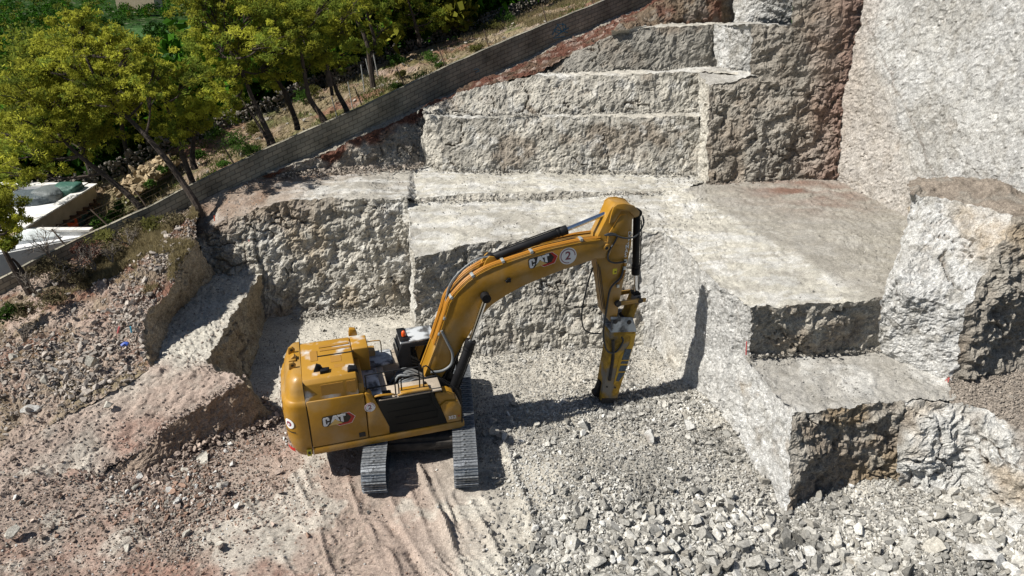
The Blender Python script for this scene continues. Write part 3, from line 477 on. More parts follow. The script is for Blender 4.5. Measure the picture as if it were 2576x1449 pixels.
class MB:
    def __init__(s): s.bm = bmesh.new()
    def box(s, c, d, rot=None):
        r = bmesh.ops.create_cube(s.bm, size=1); M = Matrix.Translation(c) @ (rot.to_4x4() if rot else Matrix()) @ Matrix.Diagonal((*d, 1))
        bmesh.ops.transform(s.bm, matrix=M, verts=r['verts']); return s
    def prism(s, prof, y0, y1, inset=0):
        """profile in x-z, extruded along y"""
        a = [s.bm.verts.new((x, y0, z)) for x, z in prof]; b = [s.bm.verts.new((x, y1, z)) for x, z in prof]
        s.bm.faces.new(a); s.bm.faces.new(b[::-1]); n = len(prof)
        for i in range(n): s.bm.faces.new((a[i], b[i], b[(i+1) % n], a[(i+1) % n]))
        return s
    def hprism(s, prof, z0, z1):
        a = [s.bm.verts.new((x, y, z0)) for x, y in prof]; b = [s.bm.verts.new((x, y, z1)) for x, y in prof]; n = len(prof)
        s.bm.faces.new(a); s.bm.faces.new(b[::-1])
        for i in range(n): s.bm.faces.new((a[i], b[i], b[(i+1) % n], a[(i+1) % n]))
        return s
    def rings(s, rings, cap=True):
        vs = [[s.bm.verts.new(p) for p in r] for r in rings]; n = len(rings[0])
        for a, b in zip(vs[:-1], vs[1:]):
            for i in range(n): s.bm.faces.new((a[i], a[(i+1) % n], b[(i+1) % n], b[i]))
        if cap: s.bm.faces.new(vs[0][::-1]); s.bm.faces.new(vs[-1])
        return s
    def cyl(s, p0, p1, r, r2=None, n=20):
        p0 = Vector(p0); p1 = Vector(p1); d = p1-p0; q = d.to_track_quat('Z', 'Y').to_matrix()
        r2 = r if r2 is None else r2
        return s.rings([[p0+q @ Vector((r*math.cos(t), r*math.sin(t), 0)) for t in [2*math.pi*i/n for i in range(n)]], [p1+q @ Vector((r2*math.cos(t), r2*math.sin(t), 0)) for t in [2*math.pi*i/n for i in range(n)]]])
    def tube(s, pts, r, n=8, smooth=4):
        P = [Vector(p) for p in pts]
        if smooth and len(P) > 2:
            Q = []
            for i in range(len(P)-1):
                a = P[max(i-1, 0)]; b = P[i]; c = P[i+1]; d = P[min(i+2, len(P)-1)]
                for k in range(smooth):
                    t = k/smooth; Q.append(.5*((2*b)+(c-a)*t+(2*a-5*b+4*c-d)*t*t+(3*b-a-3*c+d)*t**3))
            Q.append(P[-1]); P = Q
        rg = []; up = None
        for i, p in enumerate(P):
            d = (P[min(i+1, len(P)-1)]-P[max(i-1, 0)]).normalized()
            if up is None: up = d.orthogonal().normalized()
            up = (up-d*up.dot(d)).normalized(); w_ = d.cross(up)
            rr = r[i*len(r)//len(P)] if isinstance(r, (list, tuple)) else r
            rg.append([p+up*rr*math.cos(2*math.pi*k/n)+w_*rr*math.sin(2*math.pi*k/n) for k in range(n)])
        return s.rings(rg)
    def build(s, name, m, parent=None, bevel=0, smooth=True, seg=2, ang=35):
        bmesh.ops.remove_doubles(s.bm, verts=s.bm.verts, dist=1e-5)
        bmesh.ops.recalc_face_normals(s.bm, faces=s.bm.faces)
        if bevel:
            es = [e for e in s.bm.edges if len(e.link_faces) == 2 and e.calc_face_angle(0) > R(ang)]
            bmesh.ops.bevel(s.bm, geom=es, offset=bevel, segments=seg, profile=.5, affect='EDGES', clamp_overlap=True)
        for f in s.bm.faces: f.smooth = smooth
        if smooth:
            for e in s.bm.edges:
                if len(e.link_faces) == 2 and e.calc_face_angle(0) > R(38): e.smooth = False
        me = bpy.data.meshes.new(name); s.bm.to_mesh(me); s.bm.free()
        return link(name, me, m, parent)
_font = {}
def text_mesh(s, size, ext=.004):
    cu = bpy.data.curves.new('t', 'FONT'); cu.body = s; cu.size = size; cu.extrude = ext; cu.offset = size*.018; cu.align_x = 'CENTER'; cu.align_y = 'CENTER'
    o = bpy.data.objects.new('t', cu); COL.objects.link(o); dg = bpy.context.evaluated_depsgraph_get(); dg.update()
    me = bpy.data.meshes.new_from_object(o.evaluated_get(dg)); bpy.data.objects.remove(o); return me
def text(name, s, size, loc, M3, m, parent, sx=1.0):
    me = text_mesh(s, size); me.materials.clear(); T = Matrix.Translation(loc) @ M3.to_4x4() @ Matrix.Diagonal((sx, 1, 1, 1)); me.transform(T)
    return link(name, me, m, parent)
def side_frame(ang):       # text plane on the right-hand side (normal -y), rotated by ang in x-z
    return Matrix.Rotation(-ang, 3, 'Y') @ Matrix(((1, 0, 0), (0, 0, -1), (0, 1, 0)))
EXC = empty('excavator', (-3.15, 20.3, 0.0), R(17))
tag(EXC, 'yellow tracked excavator with a hydraulic rock breaker on its long bent boom', 'excavator')
e = EXC
# undercarriage
und = empty('undercarriage', (0, 0, 0), R(5.5-17), e)
def track(xc):
    t = empty('track', (xc, 0, 0), 0, und)
    r = .50; half = 2.52; zc = .575
    per = 2*math.pi*r+4*half; n = 50; pitch = per/n
    def at(s):
        s %= per
        if s < 2*half: return (-half+s, zc-r, 0)
        s -= 2*half
        if s < math.pi*r: a = s/r; return (half+r*math.sin(a), zc-r*math.cos(a), a)
        s -= math.pi*r
        if s < 2*half: return (half-s, zc+r, math.pi)
        s -= 2*half; a = s/r; return (-half-r*math.sin(a), zc+r*math.cos(a), math.pi+a)
    m = MB(); W = .76
    m.box((0, 0, -.012), (W, pitch*.97, .03))
    for yy, h in ((-pitch*.42, .055), (-pitch*.05, .035), (pitch*.36, .035)): m.box((0, yy, -.012-h/2-.01), (W, .022, h))
    for xx in (-.08, .08):
        for yy in (-.045, .09): m.cyl((xx, yy, -.02), (xx, yy, -.05), .018, n=8)
    sh = m.build('track_shoe', M_STEEL, t, smooth=False)
    d = MB(); d.cyl((0, -.005, -.0), (0, -.005, -.034), .04, n=14); hole = d.build('track_shoe_hole', M_LBLK, None)
    hm = hole.data; bpy.data.objects.remove(hole)
    bmx = bmesh.new(); bmx.from_mesh(sh.data); nf = len(bmx.faces); bmx.from_mesh(hm); bmx.faces.ensure_lookup_table()
    for f in bmx.faces[nf:]: f.material_index = 1
    bmx.to_mesh(sh.data); bmx.free(); sh.data.materials.append(M_LBLK)
    for i in range(n):
        o = sh if i == 0 else sh.copy()
        if i: COL.objects.link(o); o.parent = t
        yv, zv, a = at(i*pitch+.03); o.location = (0, yv, zv); o.rotation_euler = (a, 0, 0)
    f = MB(); f.prism([(0, 0)], 0, 0) if 0 else None
    prof = [(-2.2, .3), (2.2, .3), (2.3, .55), (2.15, .82), (-2.15, .82), (-2.3, .55)]
    a = [f.bm.verts.new((-.24, x, z)) for x, z in prof]; b = [f.bm.verts.new((.24, x, z)) for x, z in prof]
    f.bm.faces.new(a); f.bm.faces.new(b[::-1])
    for i in range(6): f.bm.faces.new((a[i], b[i], b[(i+1) % 6], a[(i+1) % 6]))
    f.build('track_frame', M_UNDER, t, .02)
    c = MB(); c.tube([(0, at(k*per/60)[0]*.955, zc+(at(k*per/60)[1]-zc)*.74) for k in range(61)], .075, 6, 0); c.build('chain', M_UNDER, t)
    w_ = MB(); w_.cyl((-.12, 2.42, zc), (.12, 2.42, zc), .42, n=28); w_.cyl((-.16, 2.42, zc), (.16, 2.42, zc), .15); w_.build('sprocket', M_UNDER, t)
    w_ = MB(); w_.cyl((-.12, -2.42, zc), (.12, -2.42, zc), .42, n=28); w_.cyl((-.16, -2.42, zc), (.16, -2.42, zc), .13); w_.build('idler_wheel', M_UNDER, t)
    for k in range(8):
        q = MB(); yy = -1.75+k*.5; q.cyl((-.19, yy, .24), (.19, yy, .24), .13, n=14); q.build('roller', M_UNDER, t)
track(-1.43); track(1.43)
m = MB(); m.hprism([(-1.05, -1.35), (1.05, -1.35), (1.15, -.6), (1.15, .9), (1.05, 1.4), (-1.05, 1.4), (-1.15, .9), (-1.15, -.6)], .55, .95)
m.box((0, -1.3, .66), (2.5, .28, .3)); m.box((0, 1.3, .66), (2.5, .28, .3)); m.cyl((0, 0, .9), (0, 0, 1.25), .78, n=40)
m.build('car_body', M_UNDER, und, .03)
# upper structure: x forward, y left, z up
fr = MB(); fr.prism([(-3.66, 1.17), (1.05, 1.17), (1.2, 1.22), (1.2, 1.44), (-3.66, 1.44)], -1.46, -1.30); fr.build('side_rail', M_YEL, e, .025)
fr = MB(); fr.prism([(-3.66, 1.17), (1.05, 1.17), (1.2, 1.22), (1.2, 1.44), (-3.66, 1.44)], 1.30, 1.46); fr.build('side_rail', M_YEL, e, .025)
fr = MB(); fr.box((-1.3, 0, 1.33), (4.7, 2.6, .26)); fr.box((.6, 0, 1.6), (1.3, .85, .5)); fr.build('turntable_frame', M_BLK, e, .02)
# counterweight: stacked rounded rings
def cwring(z, xr, yw, xf=-3.69, k=1.0):
    pts = []
    N = 22
    for i in range(N+1):
        t = math.pi*(-.5+i/N); ct = math.cos(t); st = math.sin(t)
        ex_ = .62
        x = xf-(-xf+xr)*(abs(ct)**ex_)*1.0 if 0 else xf+(xr-xf)*(abs(ct)**.62)
        y = yw*(abs(st)**.42)*(1 if st > 0 else -1)
        pts.append((x, y, z))
    return pts
m = MB(); m.rings([cwring(1.08, -4.1, 1.28), cwring(1.16, -4.22, 1.38), cwring(1.35, -4.32, 1.45), cwring(1.7, -4.40, 1.47), cwring(2.6, -4.42, 1.47), cwring(3.0, -4.40, 1.46), cwring(3.12, -4.36, 1.44), cwring(3.17, -4.30, 1.40),
    cwring(3.2, -4.28, 1.37), cwring(3.5, -4.22, 1.33), cwring(3.72, -4.12, 1.24), cwring(3.84, -4.02, 1.14), cwring(3.89, -3.92, 1.02)])
m.build('counterweight', M_YEL, e)
m = MB(); m.box((-3.683, 0, 2.5), (.02, 2.86, 2.6)); m.build('panel_gap', M_LBLK, e)
# engine doors on the right side
def panel(name, prof, d0, d1, mtl, bev=.03):
    q = MB(); q.prism(prof, -d1, -d0); return q.build(name, mtl, e, bev)
panel('engine_door', [(-3.66, 1.47), (-1.935, 1.47), (-1.935, 3.16), (-3.66, 3.18)], 1.1, 1.475, M_YEL, .035)
panel('pump_door', [(-1.915, 1.47), (-1.27, 1.47), (-1.25, 1.75), (-1.62, 2.86), (-1.74, 3.08), (-1.86, 3.16), (-1.915, 3.16)], 1.1, 1.475, M_YEL, .035)
panel('engine_door', [(-3.66, 1.47), (-1.27, 1.47), (-1.27, 3.1), (-3.66, 3.14)], -1.475, -1.1, M_YEL, .035)
m = MB(); m.box((-2.9, 0, 2.3), (1.5, 2.3, 1.7)); m.build('engine_bay', M_LBLK, e)
panel('tank_cover', [(-1.25, 1.47), (.62, 1.47), (.60, 1.62), (.22, 2.74), (-1.60, 2.86)], 1.0, 1.462, M_DARK, .02)
for (z0, x0, x1) in ((2.42, -1.2, .15), (2.33, -1.2, .0)): pass
m = MB()
for x0, x1, z0, z1 in ((-1.28, .12, 2.30, 2.58), (-1.05, .33, 1.78, 2.06)):
    m.box(((x0+x1)/2, -1.466, z1), (x1-x0, .02, .018)); m.box(((x0+x1)/2, -1.466, z0), (x1-x0, .02, .018)); m.box((x1, -1.466, (z0+z1)/2), (.018, .02, z1-z0))
m.build('tank_cover_rib', M_DARK, e, .004)
# front corner box with steps
m = MB(); m.prism([(.62, 1.47), (1.15, 1.47), (1.13, 1.95), (1.0, 2.28), (.62, 2.34), (.42, 2.2)], -1.462, -.95); m.prism([(.30, 2.0), (.62, 2.0), (.62, 2.62), (.95, 2.5), (.97, 2.28), (1.0, 2.0), (1.0, 1.9), (.3, 1.9)][:0] or [(.30, 2.1), (.98, 2.1), (.9, 2.50), (.72, 2.62), (.28, 2.66)], -1.40, -1.0)
m.build('tool_box', M_YEL, e, .03)
m = MB()
for k in range(3): m.box((.52+k*.13, -1.2, 2.66-k*.06), (.07, .3, .02))
m.build('step', M_LBLK, e, .005)
text('model_number', '352', .17, (.80, -1.468, 1.66), side_frame(0), M_WHT, e, 1.05)
m = MB(); m.cyl((1.02, -1.467, 1.68), (1.02, -1.472, 1.68), .026, n=12); m.build('round_sticker', M_RED, e)
# hood
def hood(name, x0, x1, prof, m_, front=0.12):
    q = MB(); a = [(x0, y, z) for y, z in prof]; b = [(x1-front*.2, y*.995, z) for y, z in prof]
    c = [(x1, y*.97, z-.05 if z > 3.4 else z) for y, z in prof]; q.rings([a, b, c]); return q.build(name, m_, e, .045, seg=3, ang=20)
HP = [(-1.44, 3.0), (-1.44, 3.2), (-1.38, 3.72), (-1.27, 3.84), (-1.0, 3.89), (.9, 3.86), (1.22, 3.7), (1.38, 3.4), (1.44, 3.0)]
hood('engine_hood', -3.68, -2.08, HP, M_DUSTY)
hood('engine_hood_front', -2.07, -1.90, [(-1.40, 3.0), (-1.38, 3.2), (-1.30, 3.45), (-1.05, 3.5), (.1, 3.5), (.25, 3.4), (.3, 3.0)], M_YEL)
hood('filter_housing', -2.07, -1.55, [(.12, 2.7), (.12, 3.84), (.2, 3.88), (.92, 3.86), (1.22, 3.68), (1.36, 3.3), (1.4, 2.7)], M_DUSTY)
m = MB(); m.box((-1.548, .62, 3.35), (.02, .5, .55)); m.build('radiator_grille', M_LBLK, e)
m = MB()
for x, y, sx, sy in ((-3.28, .0, .22, .62), (-2.62, .52, .95, .13), (-2.6, .3, .95, .12), (-2.62, -.35, .33, .38), (-2.55, -.80, .32, .2)): m.box((x, y, 3.885), (sx, sy, .012))
m.build('hood_vent', M_GRILL, e)
for x0, x1 in ((-3.18, -2.52), (-2.42, -2.14)):
    q = MB(); q.prism([(x0, 3.3), (x1, 3.3), (x1, 3.66), (x0, 3.66)], -1.435, -1.38)
    for v in q.bm.verts:
        v.co.y += (v.co.z-3.3)*.10
    q.build('side_vent', M_GRILL, e)
m = MB(); m.box((-2.6, -.08, 3.9), (1.15, .03, .015)); m.build('hood_seam', M_LBLK, e)
m = MB(); m.prism([(-3.35, 3.85), (-3.0, 3.85), (-3.1, 4.08), (-3.22, 4.15)], -.98, -.88); m.build('exhaust_stub', M_BLK, e, .01)
m = MB(); m.hprism([(-3.15, -1.12), (-2.9, -1.1), (-2.85, -.92), (-3.1, -.9)], 3.86, 3.98); m.build('exhaust_cowl', M_BLK, e, .02)
for y in (.42, -.52):
    q = MB(); q.prism([(-4.05, 3.85), (-3.86, 3.85), (-3.82, 4.0), (-3.9, 4.1), (-4.02, 4.08)], y-.035, y+.035); q.build('lifting_eye', M_YEL, e, .01)
    q = MB(); q.cyl((-3.93, y-.037, 3.99), (-3.93, y+.037, 3.99), .045, n=12); q.build('lifting_eye_hole', M_LBLK, e)
m = MB(); m.box((-3.93, 0, 3.92), (.22, .35, .05)); m.prism([(-4.0, 3.93), (-3.8, 3.93), (-3.86, 4.05)], -.08, .12); m.build('rear_camera', M_YEL, e, .01)
m = MB(); m.prism([(-2.35, 3.83), (-2.08, 3.83), (-2.0, 3.72), (-2.05, 3.93), (-2.28, 3.98)], -1.22, -.98); m.build('work_light', M_BLK, e, .02)
m = MB(); m.prism([(-2.1, 3.84), (-1.8, 3.84), (-1.85, 4.08), (-2.05, 4.12)], .98, 1.16); m.build('air_intake', M_YEL, e, .03)
# deck, rails, pump bay
m = MB(); m.box((-.5, -1.1, 2.80), (2.0, .74, .05)); m.build('walkway', M_DECK, e, .01)
m = MB(); m.box((-1.25, .15, 2.78), (.24, 1.75, .05)); m.build('walkway', M_DECK, e, .01)
m = MB(); m.box((-1.62, -.35, 2.95), (.5, 2.0, .06)); m.box((-1.3, .95, 2.86), (1.1, .95, .06)); m.build('deck_plate', M_DUST, e, .01)
m = MB(); m.box((-.9, 1.0, 2.1), (1.9, .9, 1.45)); m.build('cab_side_box', M_DECK, e, .04)
m = MB(); m.box((-.4, -.05, 1.75), (1.7, 1.3, .8)); m.build('pump_bay', M_LBLK, e)
m = MB()
for k in range(9):
    y0 = -.65+k*.14; x0 = -1.05+(k % 3)*.12
    m.tube([(x0, y0, 2.15), (x0+.25, y0+.12*math.sin(k*2.1), 2.62-(k % 4)*.07), (x0+.65, y0*.7+.05*math.cos(k), 2.58), (x0+1.1, y0*.4, 2.3)], .032 if k % 2 else .045)
m.build('pump_hose', M_HOSEG, e)
m = MB()
for k in range(5): m.box((-.9+k*.27, -.45+.2*(k % 2), 2.35), (.12, .1, .1)); 
m.build('valve_block', M_ZINC, e, .01)
def rail(pts, r=.022, name='handrail', mt=None):
    q = MB(); q.tube(pts, r, 8, 3); return q.build(name, mt or M_BLK, e)
rail([(-1.83, -1.30, 2.9), (-1.83, -1.30, 3.60), (-1.78, -1.30, 3.70), (-1.0, -1.32, 3.72), (-.28, -1.33, 3.72), (-.18, -1.33, 3.62), (-.18, -1.33, 2.8)])
rail([(-1.83, -1.30, 3.2), (-1.0, -1.32, 3.22), (-.85, -1.32, 3.22), (-.85, -1.32, 2.8)]); rail([(-.95, -1.33, 2.75), (-.95, -1.33, 3.7)]); rail([(-.75, -1.33, 2.75), (-.75, -1.33, 3.35), (-.65, -1.33, 3.42), (-.18, -1.33, 3.4)])
rail([(-.05, -1.35, 2.75), (-.05, -1.35, 3.62), (.02, -1.36, 3.72), (.12, -1.38, 3.68), (.6, -1.42, 3.05), (.95, -1.45, 2.75), (1.12, -1.47, 2.2), (1.12, -1.47, 1.4)], .024)
rail([(.15, -1.46, 2.85), (.2, -1.47, 2.4), (.4, -1.47, 2.05)], .018)
rail([(-1.7, 1.25, 2.9), (-1.7, 1.25, 3.3), (-1.6, 1.25, 3.38), (-1.15, 1.25, 3.38), (-1.05, 1.25, 3.3), (-1.05, 1.25, 2.9)], .02, 'handrail', M_YEL)
rail([(-1.62, -1.4, 2.93), (-1.45, -1.45, 2.98), (-1.1, -1.45, 2.95), (-1.0, -1.4, 2.88)], .035, 'grab_handle', M_YEL); rail([(-.9, -1.44, 2.86), (-.6, -1.46, 2.93), (0, -1.46, 2.92), (.15, -1.42, 2.85)], .035, 'grab_handle', M_YEL)
m = MB(); m.box((-.35, -1.3, 2.9), (.9, .3, .1)); m.build('deck_edge', M_YEL, e, .02)
m = MB(); m.cyl((.02, -1.15, 2.83), (.02, -1.15, 2.95), .07, n=14); m.cyl((.02, -1.15, 2.95), (.02, -1.15, 3.0), .04, n=12); m.build('filler_cap', M_BLK, e)
# cab on the far side
cabm = MB(); prof = [(-.55, 1.5), (1.0, 1.5), (1.28, 1.9), (1.18, 2.9), (.78, 3.48), (-.42, 3.52), (-.62, 3.0), (-.5, 2.3)]
cabm.prism(prof, .52, 1.5); cabm.build('cab', M_BLK, e, .05)
m = MB(); m.prism([(-.47, 3.50), (.75, 3.50), (.72, 3.58), (-.42, 3.59)], .55, 1.47); m.build('cab_roof', M_DUST, e, .02)
M_GLASS = mat('dark_glass', (.01, .012, .014), .06, spec=.8)
m = MB(); m.prism([(-.1, 2.1), (.95, 2.1), (1.05, 2.85), (.7, 3.35), (-.15, 3.38)], .505, .53); m.build('cab_window', M_GLASS, e)
m = MB(); m.box((-.56, 1.0, 2.95), (.03, .8, .75)); m.build('cab_window', M_GLASS, e)
m = MB(); m.box((-.30, .72, 3.62), (.3, .22, .06)); m.box((-.33, 1.0, 3.62), (.28, .9, .03)); m.build('roof_bracket', M_BLK, e, .01)
m = MB(); m.cyl((-.30, .80, 3.6), (-.30, .80, 3.68), .075, n=14); m.build('beacon_base', M_BLK, e)
m = MB(); m.rings([[(-.30+r*math.cos(t), .80+r*math.sin(t), z) for t in [k*math.pi/7 for k in range(14)]] for r, z in ((.072, 3.68), (.074, 3.76), (.066, 3.82), (.045, 3.855), (.01, 3.87))]); m.build('beacon', M_ORG, e)
# ---------------- boom
BT = [(.17, 2.72), (.6, 3.78), (1.02, 4.95), (1.13, 5.28), (1.38, 5.60), (1.72, 5.92), (2.1, 6.15), (2.54, 6.33), (3.53, 6.55), (4.15, 6.68), (4.72, 6.75), (5.58, 6.83), (6.22, 6.84), (6.52, 6.72), (6.66, 6.44)]
BB = [(6.6, 6.25), (6.35, 6.17), (6.09, 6.18), (5.61, 6.07), (4.91, 5.93), (4.22, 5.74), (3.54, 5.53), (2.98, 5.28), (2.52, 5.02), (2.18, 4.72), (1.9, 4.32), (1.61, 3.87), (.87, 2.75), (.62, 2.4), (.4, 2.25), (.2, 2.4)]
boom = MB(); boom.prism(BT+BB, -.36, .36); boom = boom.build('boom', M_YEL, e, .02)
def offs(pts, d):
    out = []
    for i, p in enumerate(pts):
        a = pts[max(i-1, 0)]; b = pts[min(i+1, len(pts)-1)]; dx, dz = b[0]-a[0], b[1]-a[1]; L = math.hypot(dx, dz); out.append((p[0]-dz/L*d, p[1]+dx/L*d))
    return out
for sgn in (-1, 1):           # flange strips along the upper edge
    q = MB(); o1 = offs(BT[:13], .035); ring = [[(x, sgn*.30, z), (x, sgn*.39, z), (x2, sgn*.39, z2), (x2, sgn*.30, z2)] for (x, z), (x2, z2) in zip(offs(BT[:13], -.02), o1)]
    q.rings(ring); q.build('boom_flange', M_YEL, boom)
for k, (yy, dd, c0, c1) in enumerate([(-.33, .09, 1, 13), (-.26, .10, 1, 13), (-.19, .09, 1, 12), (-.10, .08, 1, 8), (.12, .09, 1, 8), (.2, .1, 1, 12), (.28, .09, 1, 13), (0.0, .07, 2, 7)]):
    q = MB(); pts = offs(BT, dd)[c0:c1]; q.tube([(x, yy, z) for x, z in pts], .026, 8, 3); q.build('hydraulic_tube', M_YEL2, boom)
for i, t in enumerate([(.75, 4.2), (.95, 4.75), (1.2, 5.45), (1.9, 6.1), (2.9, 6.47), (3.85, 6.68), (5.55, 6.9)]):
    a = min(range(len(BT)-1), key=lambda k: abs(BT[k][0]-t[0])+abs(BT[k][1]-t[1])); dx = BT[a+1][0]-BT[a][0]; dz = BT[a+1][1]-BT[a][1]
    q = MB(); L = math.hypot(dx, dz); q.box((t[0]-dz/L*.04, -.27, t[1]+dx/L*.04), (.1, .24, .09), Matrix.Rotation(-math.atan2(dz, dx), 3, 'Y')); q.build('tube_clamp', M_ZINC, boom, .008)
def pin(name, x, z, y0, y1, r, m_, par): q = MB(); q.cyl((x, y0, z), (x, y1, z), r, n=20); return q.build(name, m_, par, .008)
pin('boom_pin', 6.45, 6.55, -.40, .40, .11, M_YEL, boom); pin('boom_pin_cap', 6.45, 6.55, -.415, -.40, .06, M_UNDER, boom)
pin('cylinder_pin', 2.25, 5.40, -.58, .58, .14, M_BLK, boom)
q = MB()
for k in range(3): a = k*2.09+.5; q.cyl((2.25+.06*math.cos(a), -.60, 5.40+.06*math.sin(a)), (2.25+.06*math.cos(a), -.575, 5.40+.06*math.sin(a)), .025, n=8)
q.build('pin_bolt', M_ZINC, boom)
q = MB(); q.cyl((3.0, -.36, 5.82), (3.0, -.44, 5.82), .05, n=12); q.box((3.07, -.4, 5.85), (.12, .08, .14)); q.build('boom_lamp', M_BLK, boom, .01)
# lugs for the stick cylinder
for yy in (-.14, .14): q = MB(); q.prism([(2.2, 6.15), (2.85, 6.35), (2.66, 6.62), (2.5, 6.66), (2.4, 6.58)], yy-.03, yy+.03); q.build('cylinder_lug', M_YEL, boom, .01)
def cylinder(par, a, b, c, rb, rr, y, rod='rod'):
    q = MB(); a, b, c = [Vector((p[0], y, p[1])) for p in (a, b, c)]; d = (b-a).normalized()
    q.cyl(a, b, rb, n=24); q.cyl(b-d*.22, b+d*.02, rb*1.18, n=24); q.cyl(b-d*.34, b-d*.26, rb*1.12, n=24); q.cyl(a+Vector((0, -.12, 0)), a+Vector((0, .12, 0)), rb*1.15, n=20); o = q.build('cylinder_barrel', M_BLK, par, .006)
    q = MB(); q.cyl(b, c, rr, n=20); q.build('cylinder_rod', M_CHROME, o); q = MB(); q.cyl(c+Vector((0, -.13, 0)), c+Vector((0, .13, 0)), rr*1.9, n=20); q.build('rod_eye', M_BLK, o)
    q = MB(); off = Vector((0, 0, rb+.05)) if abs(d.z) < .8 else Vector((rb+.05, 0, 0)); q.tube([a+d*.3+off*.9, a+d*.5+off, b-d*.5+off, b-d*.2+off*.9], .022); q.build('cylinder_pipe', M_BLK, o); return o
cylinder(e, (2.58, 6.52), (5.15, 7.20), (6.80, 7.70), .135, .075, 0)
for yy in (-.52, .52): cylinder(e, (.92, 1.75), (1.72, 3.87), (2.25, 5.40), .155, .08, yy)
# bundle of dark hoses and the bracket at the boom foot
q = MB()
for k in range(6): q.tube([(.35+.05*k, -.05+.08*k, 2.2), (.75+.06*k, -.1+.07*k, 2.3+.05*k), (1.15, -.15+.06*k, 3.0+.1*k), (1.3, -.1+.05*k, 3.6)], .03)
q.build('boom_foot_hose', M_RUB, e)
q = MB(); q.prism([(.05, 1.6), (1.35, 1.5), (1.35, 2.0), (.9, 2.4), (.5, 2.75), (.1, 2.7)], -.50, -.40); q.prism([(.05, 1.6), (1.35, 1.5), (1.35, 2.0), (.9, 2.4), (.5, 2.75), (.1, 2.7)], .40, .50); q.box((.9, 0, 1.45), (.9, .9, .3)); q.build('boom_bracket', M_BLK, e, .02)
q = MB()
for k in range(4): q.tube([(1.0+.05*k, .6, 1.6), (1.35+.04*k, .55, 2.6), (1.55+.03*k, .5, 3.3), (1.6, .45, 3.9)], .02)
for k in range(5): q.cyl((1.5, .62+.07*k, 2.0), (1.5, .62+.07*k, 3.0), .016, n=6)
q.build('cab_front_guard', M_BLK, e)
q = MB(); q.tube([(.78, -.40, 4.35), (.95, -.43, 3.9), (1.1, -.44, 3.45), (1.05, -.44, 3.05), (.75, -.44, 2.85), (.35, -.42, 2.85)], .045, 10, 6); q.build('boom_hose', M_HOSEG, boom)
for k, yy in enumerate((-.1, -.03)):
    q = MB(); q.tube([(1.0, yy, 5.05), (1.15+.1*k, yy, 5.75), (1.55+.1*k, yy, 6.25), (2.1, yy, 6.58), (2.6, yy, 6.62)], .028, 8, 6); q.build('boom_hose', M_RUB if k else M_HOSEG, boom)
# ---------------- stick
stick = MB(); SP = [(6.60, 7.93), (6.72, 8.02), (7.0, 8.02), (7.3, 7.92), (7.49, 7.74), (7.54, 7.59), (7.36, 7.42), (7.40, 6.52), (7.22, 5.24), (7.13, 4.48), (7.06, 3.70), (6.95, 3.62), (6.80, 3.66), (6.58, 3.99), (6.38, 5.1), (6.16, 6.1), (6.12, 6.5), (6.14, 6.96), (6.40, 7.5), (6.52, 7.8)]
stick.prism(SP, -.30, .30); stick = stick.build('stick', M_YEL, e, .02)
q = MB(); q.prism([(6.5, 7.0), (6.9, 7.62), (7.12, 7.62), (7.22, 7.4), (7.25, 6.6), (6.95, 6.58), (6.5, 6.7)], -.335, -.298); q.build('stick_plate', M_YEL, stick, .012)
for yy in (-.345, .345): q = MB(); q.prism([(6.55, 7.7), (6.62, 7.95), (6.75, 8.03), (7.02, 8.03), (7.35, 7.92), (7.58, 7.68), (7.55, 7.55), (7.42, 7.5), (7.2, 7.75), (6.9, 7.8), (6.68, 7.45), (6.5, 7.4)], yy-.03, yy+.03); q.build('stick_lug', M_YEL, stick, .01)
cylinder(e, (7.66, 7.52), (7.80, 5.25), (7.88, 4.45), .125, .07, 0)
q = MB(); q.tube([(7.2, -.37, 5.95), (6.8, -.38, 5.95), (6.55, -.38, 6.1), (6.55, -.38, 6.4), (6.75, -.38, 6.75), (6.8, -.38, 6.95), (6.55, -.38, 7.05), (6.35, -.38, 7.0)], .03, 10, 6); q.tube([(6.4, -.40, 7.0), (6.7, -.40, 6.98), (7.1, -.40, 6.82), (7.5, -.38, 6.85), (7.78, -.3, 7.2), (7.80, -.15, 7.45)], .03, 10, 6); q.build('stick_hose', M_RUB, stick)
q = MB(); q.tube([(7.15, -.33, 5.7), (7.05, -.36, 5.35), (6.7, -.38, 5.0), (6.6, -.38, 4.2), (6.55, -.38, 3.2), (6.75, -.36, 2.5), (7.1, -.36, 2.4), (7.35, -.34, 2.75), (7.3, -.3, 2.95)], .035, 10, 6); q.build('breaker_hose', M_RUB, stick)
q = MB(); q.tube([(6.25, .2, 5.6), (6.05, .1, 5.0), (5.85, .0, 4.1), (5.9, -.05, 3.45), (6.15, -.1, 3.2), (6.55, -.2, 3.15)], .027, 10, 6); q.build('breaker_hose', M_RUB, stick)
q = MB(); q.tube([(7.18, -.33, 5.9), (7.2, -.34, 5.5), (7.05, -.35, 5.2), (6.95, -.35, 5.1)], .025); q.build('hydraulic_tube', M_YEL2, stick)
for x, z in ((7.2, 5.95), (7.18, 5.7), (6.98, 5.05)): q = MB(); q.box((x, -.34, z), (.1, .08, .12)); q.build('tube_clamp', M_ZINC, stick, .01)
for k in range(3): q = MB(); q.tube([(6.16+.06*k, -.31, 6.05-.1*k), (6.28+.06*k, -.31, 5.2), (6.48+.05*k, -.31, 4.2)], .012); q.build('stick_seam', M_UNDER, stick)
pin('stick_pin_cap', 6.47, 6.6, -.41, -.30, .085, M_YEL, stick)
ang = math.atan2(5.5-6.9, 7.28-7.38)
for k, ch in enumerate('DOSMAS'): text('lettering', ch, .20, (7.30-.018*k, -.305, 6.92-k*.155), side_frame(0), M_WHT, stick, .9)
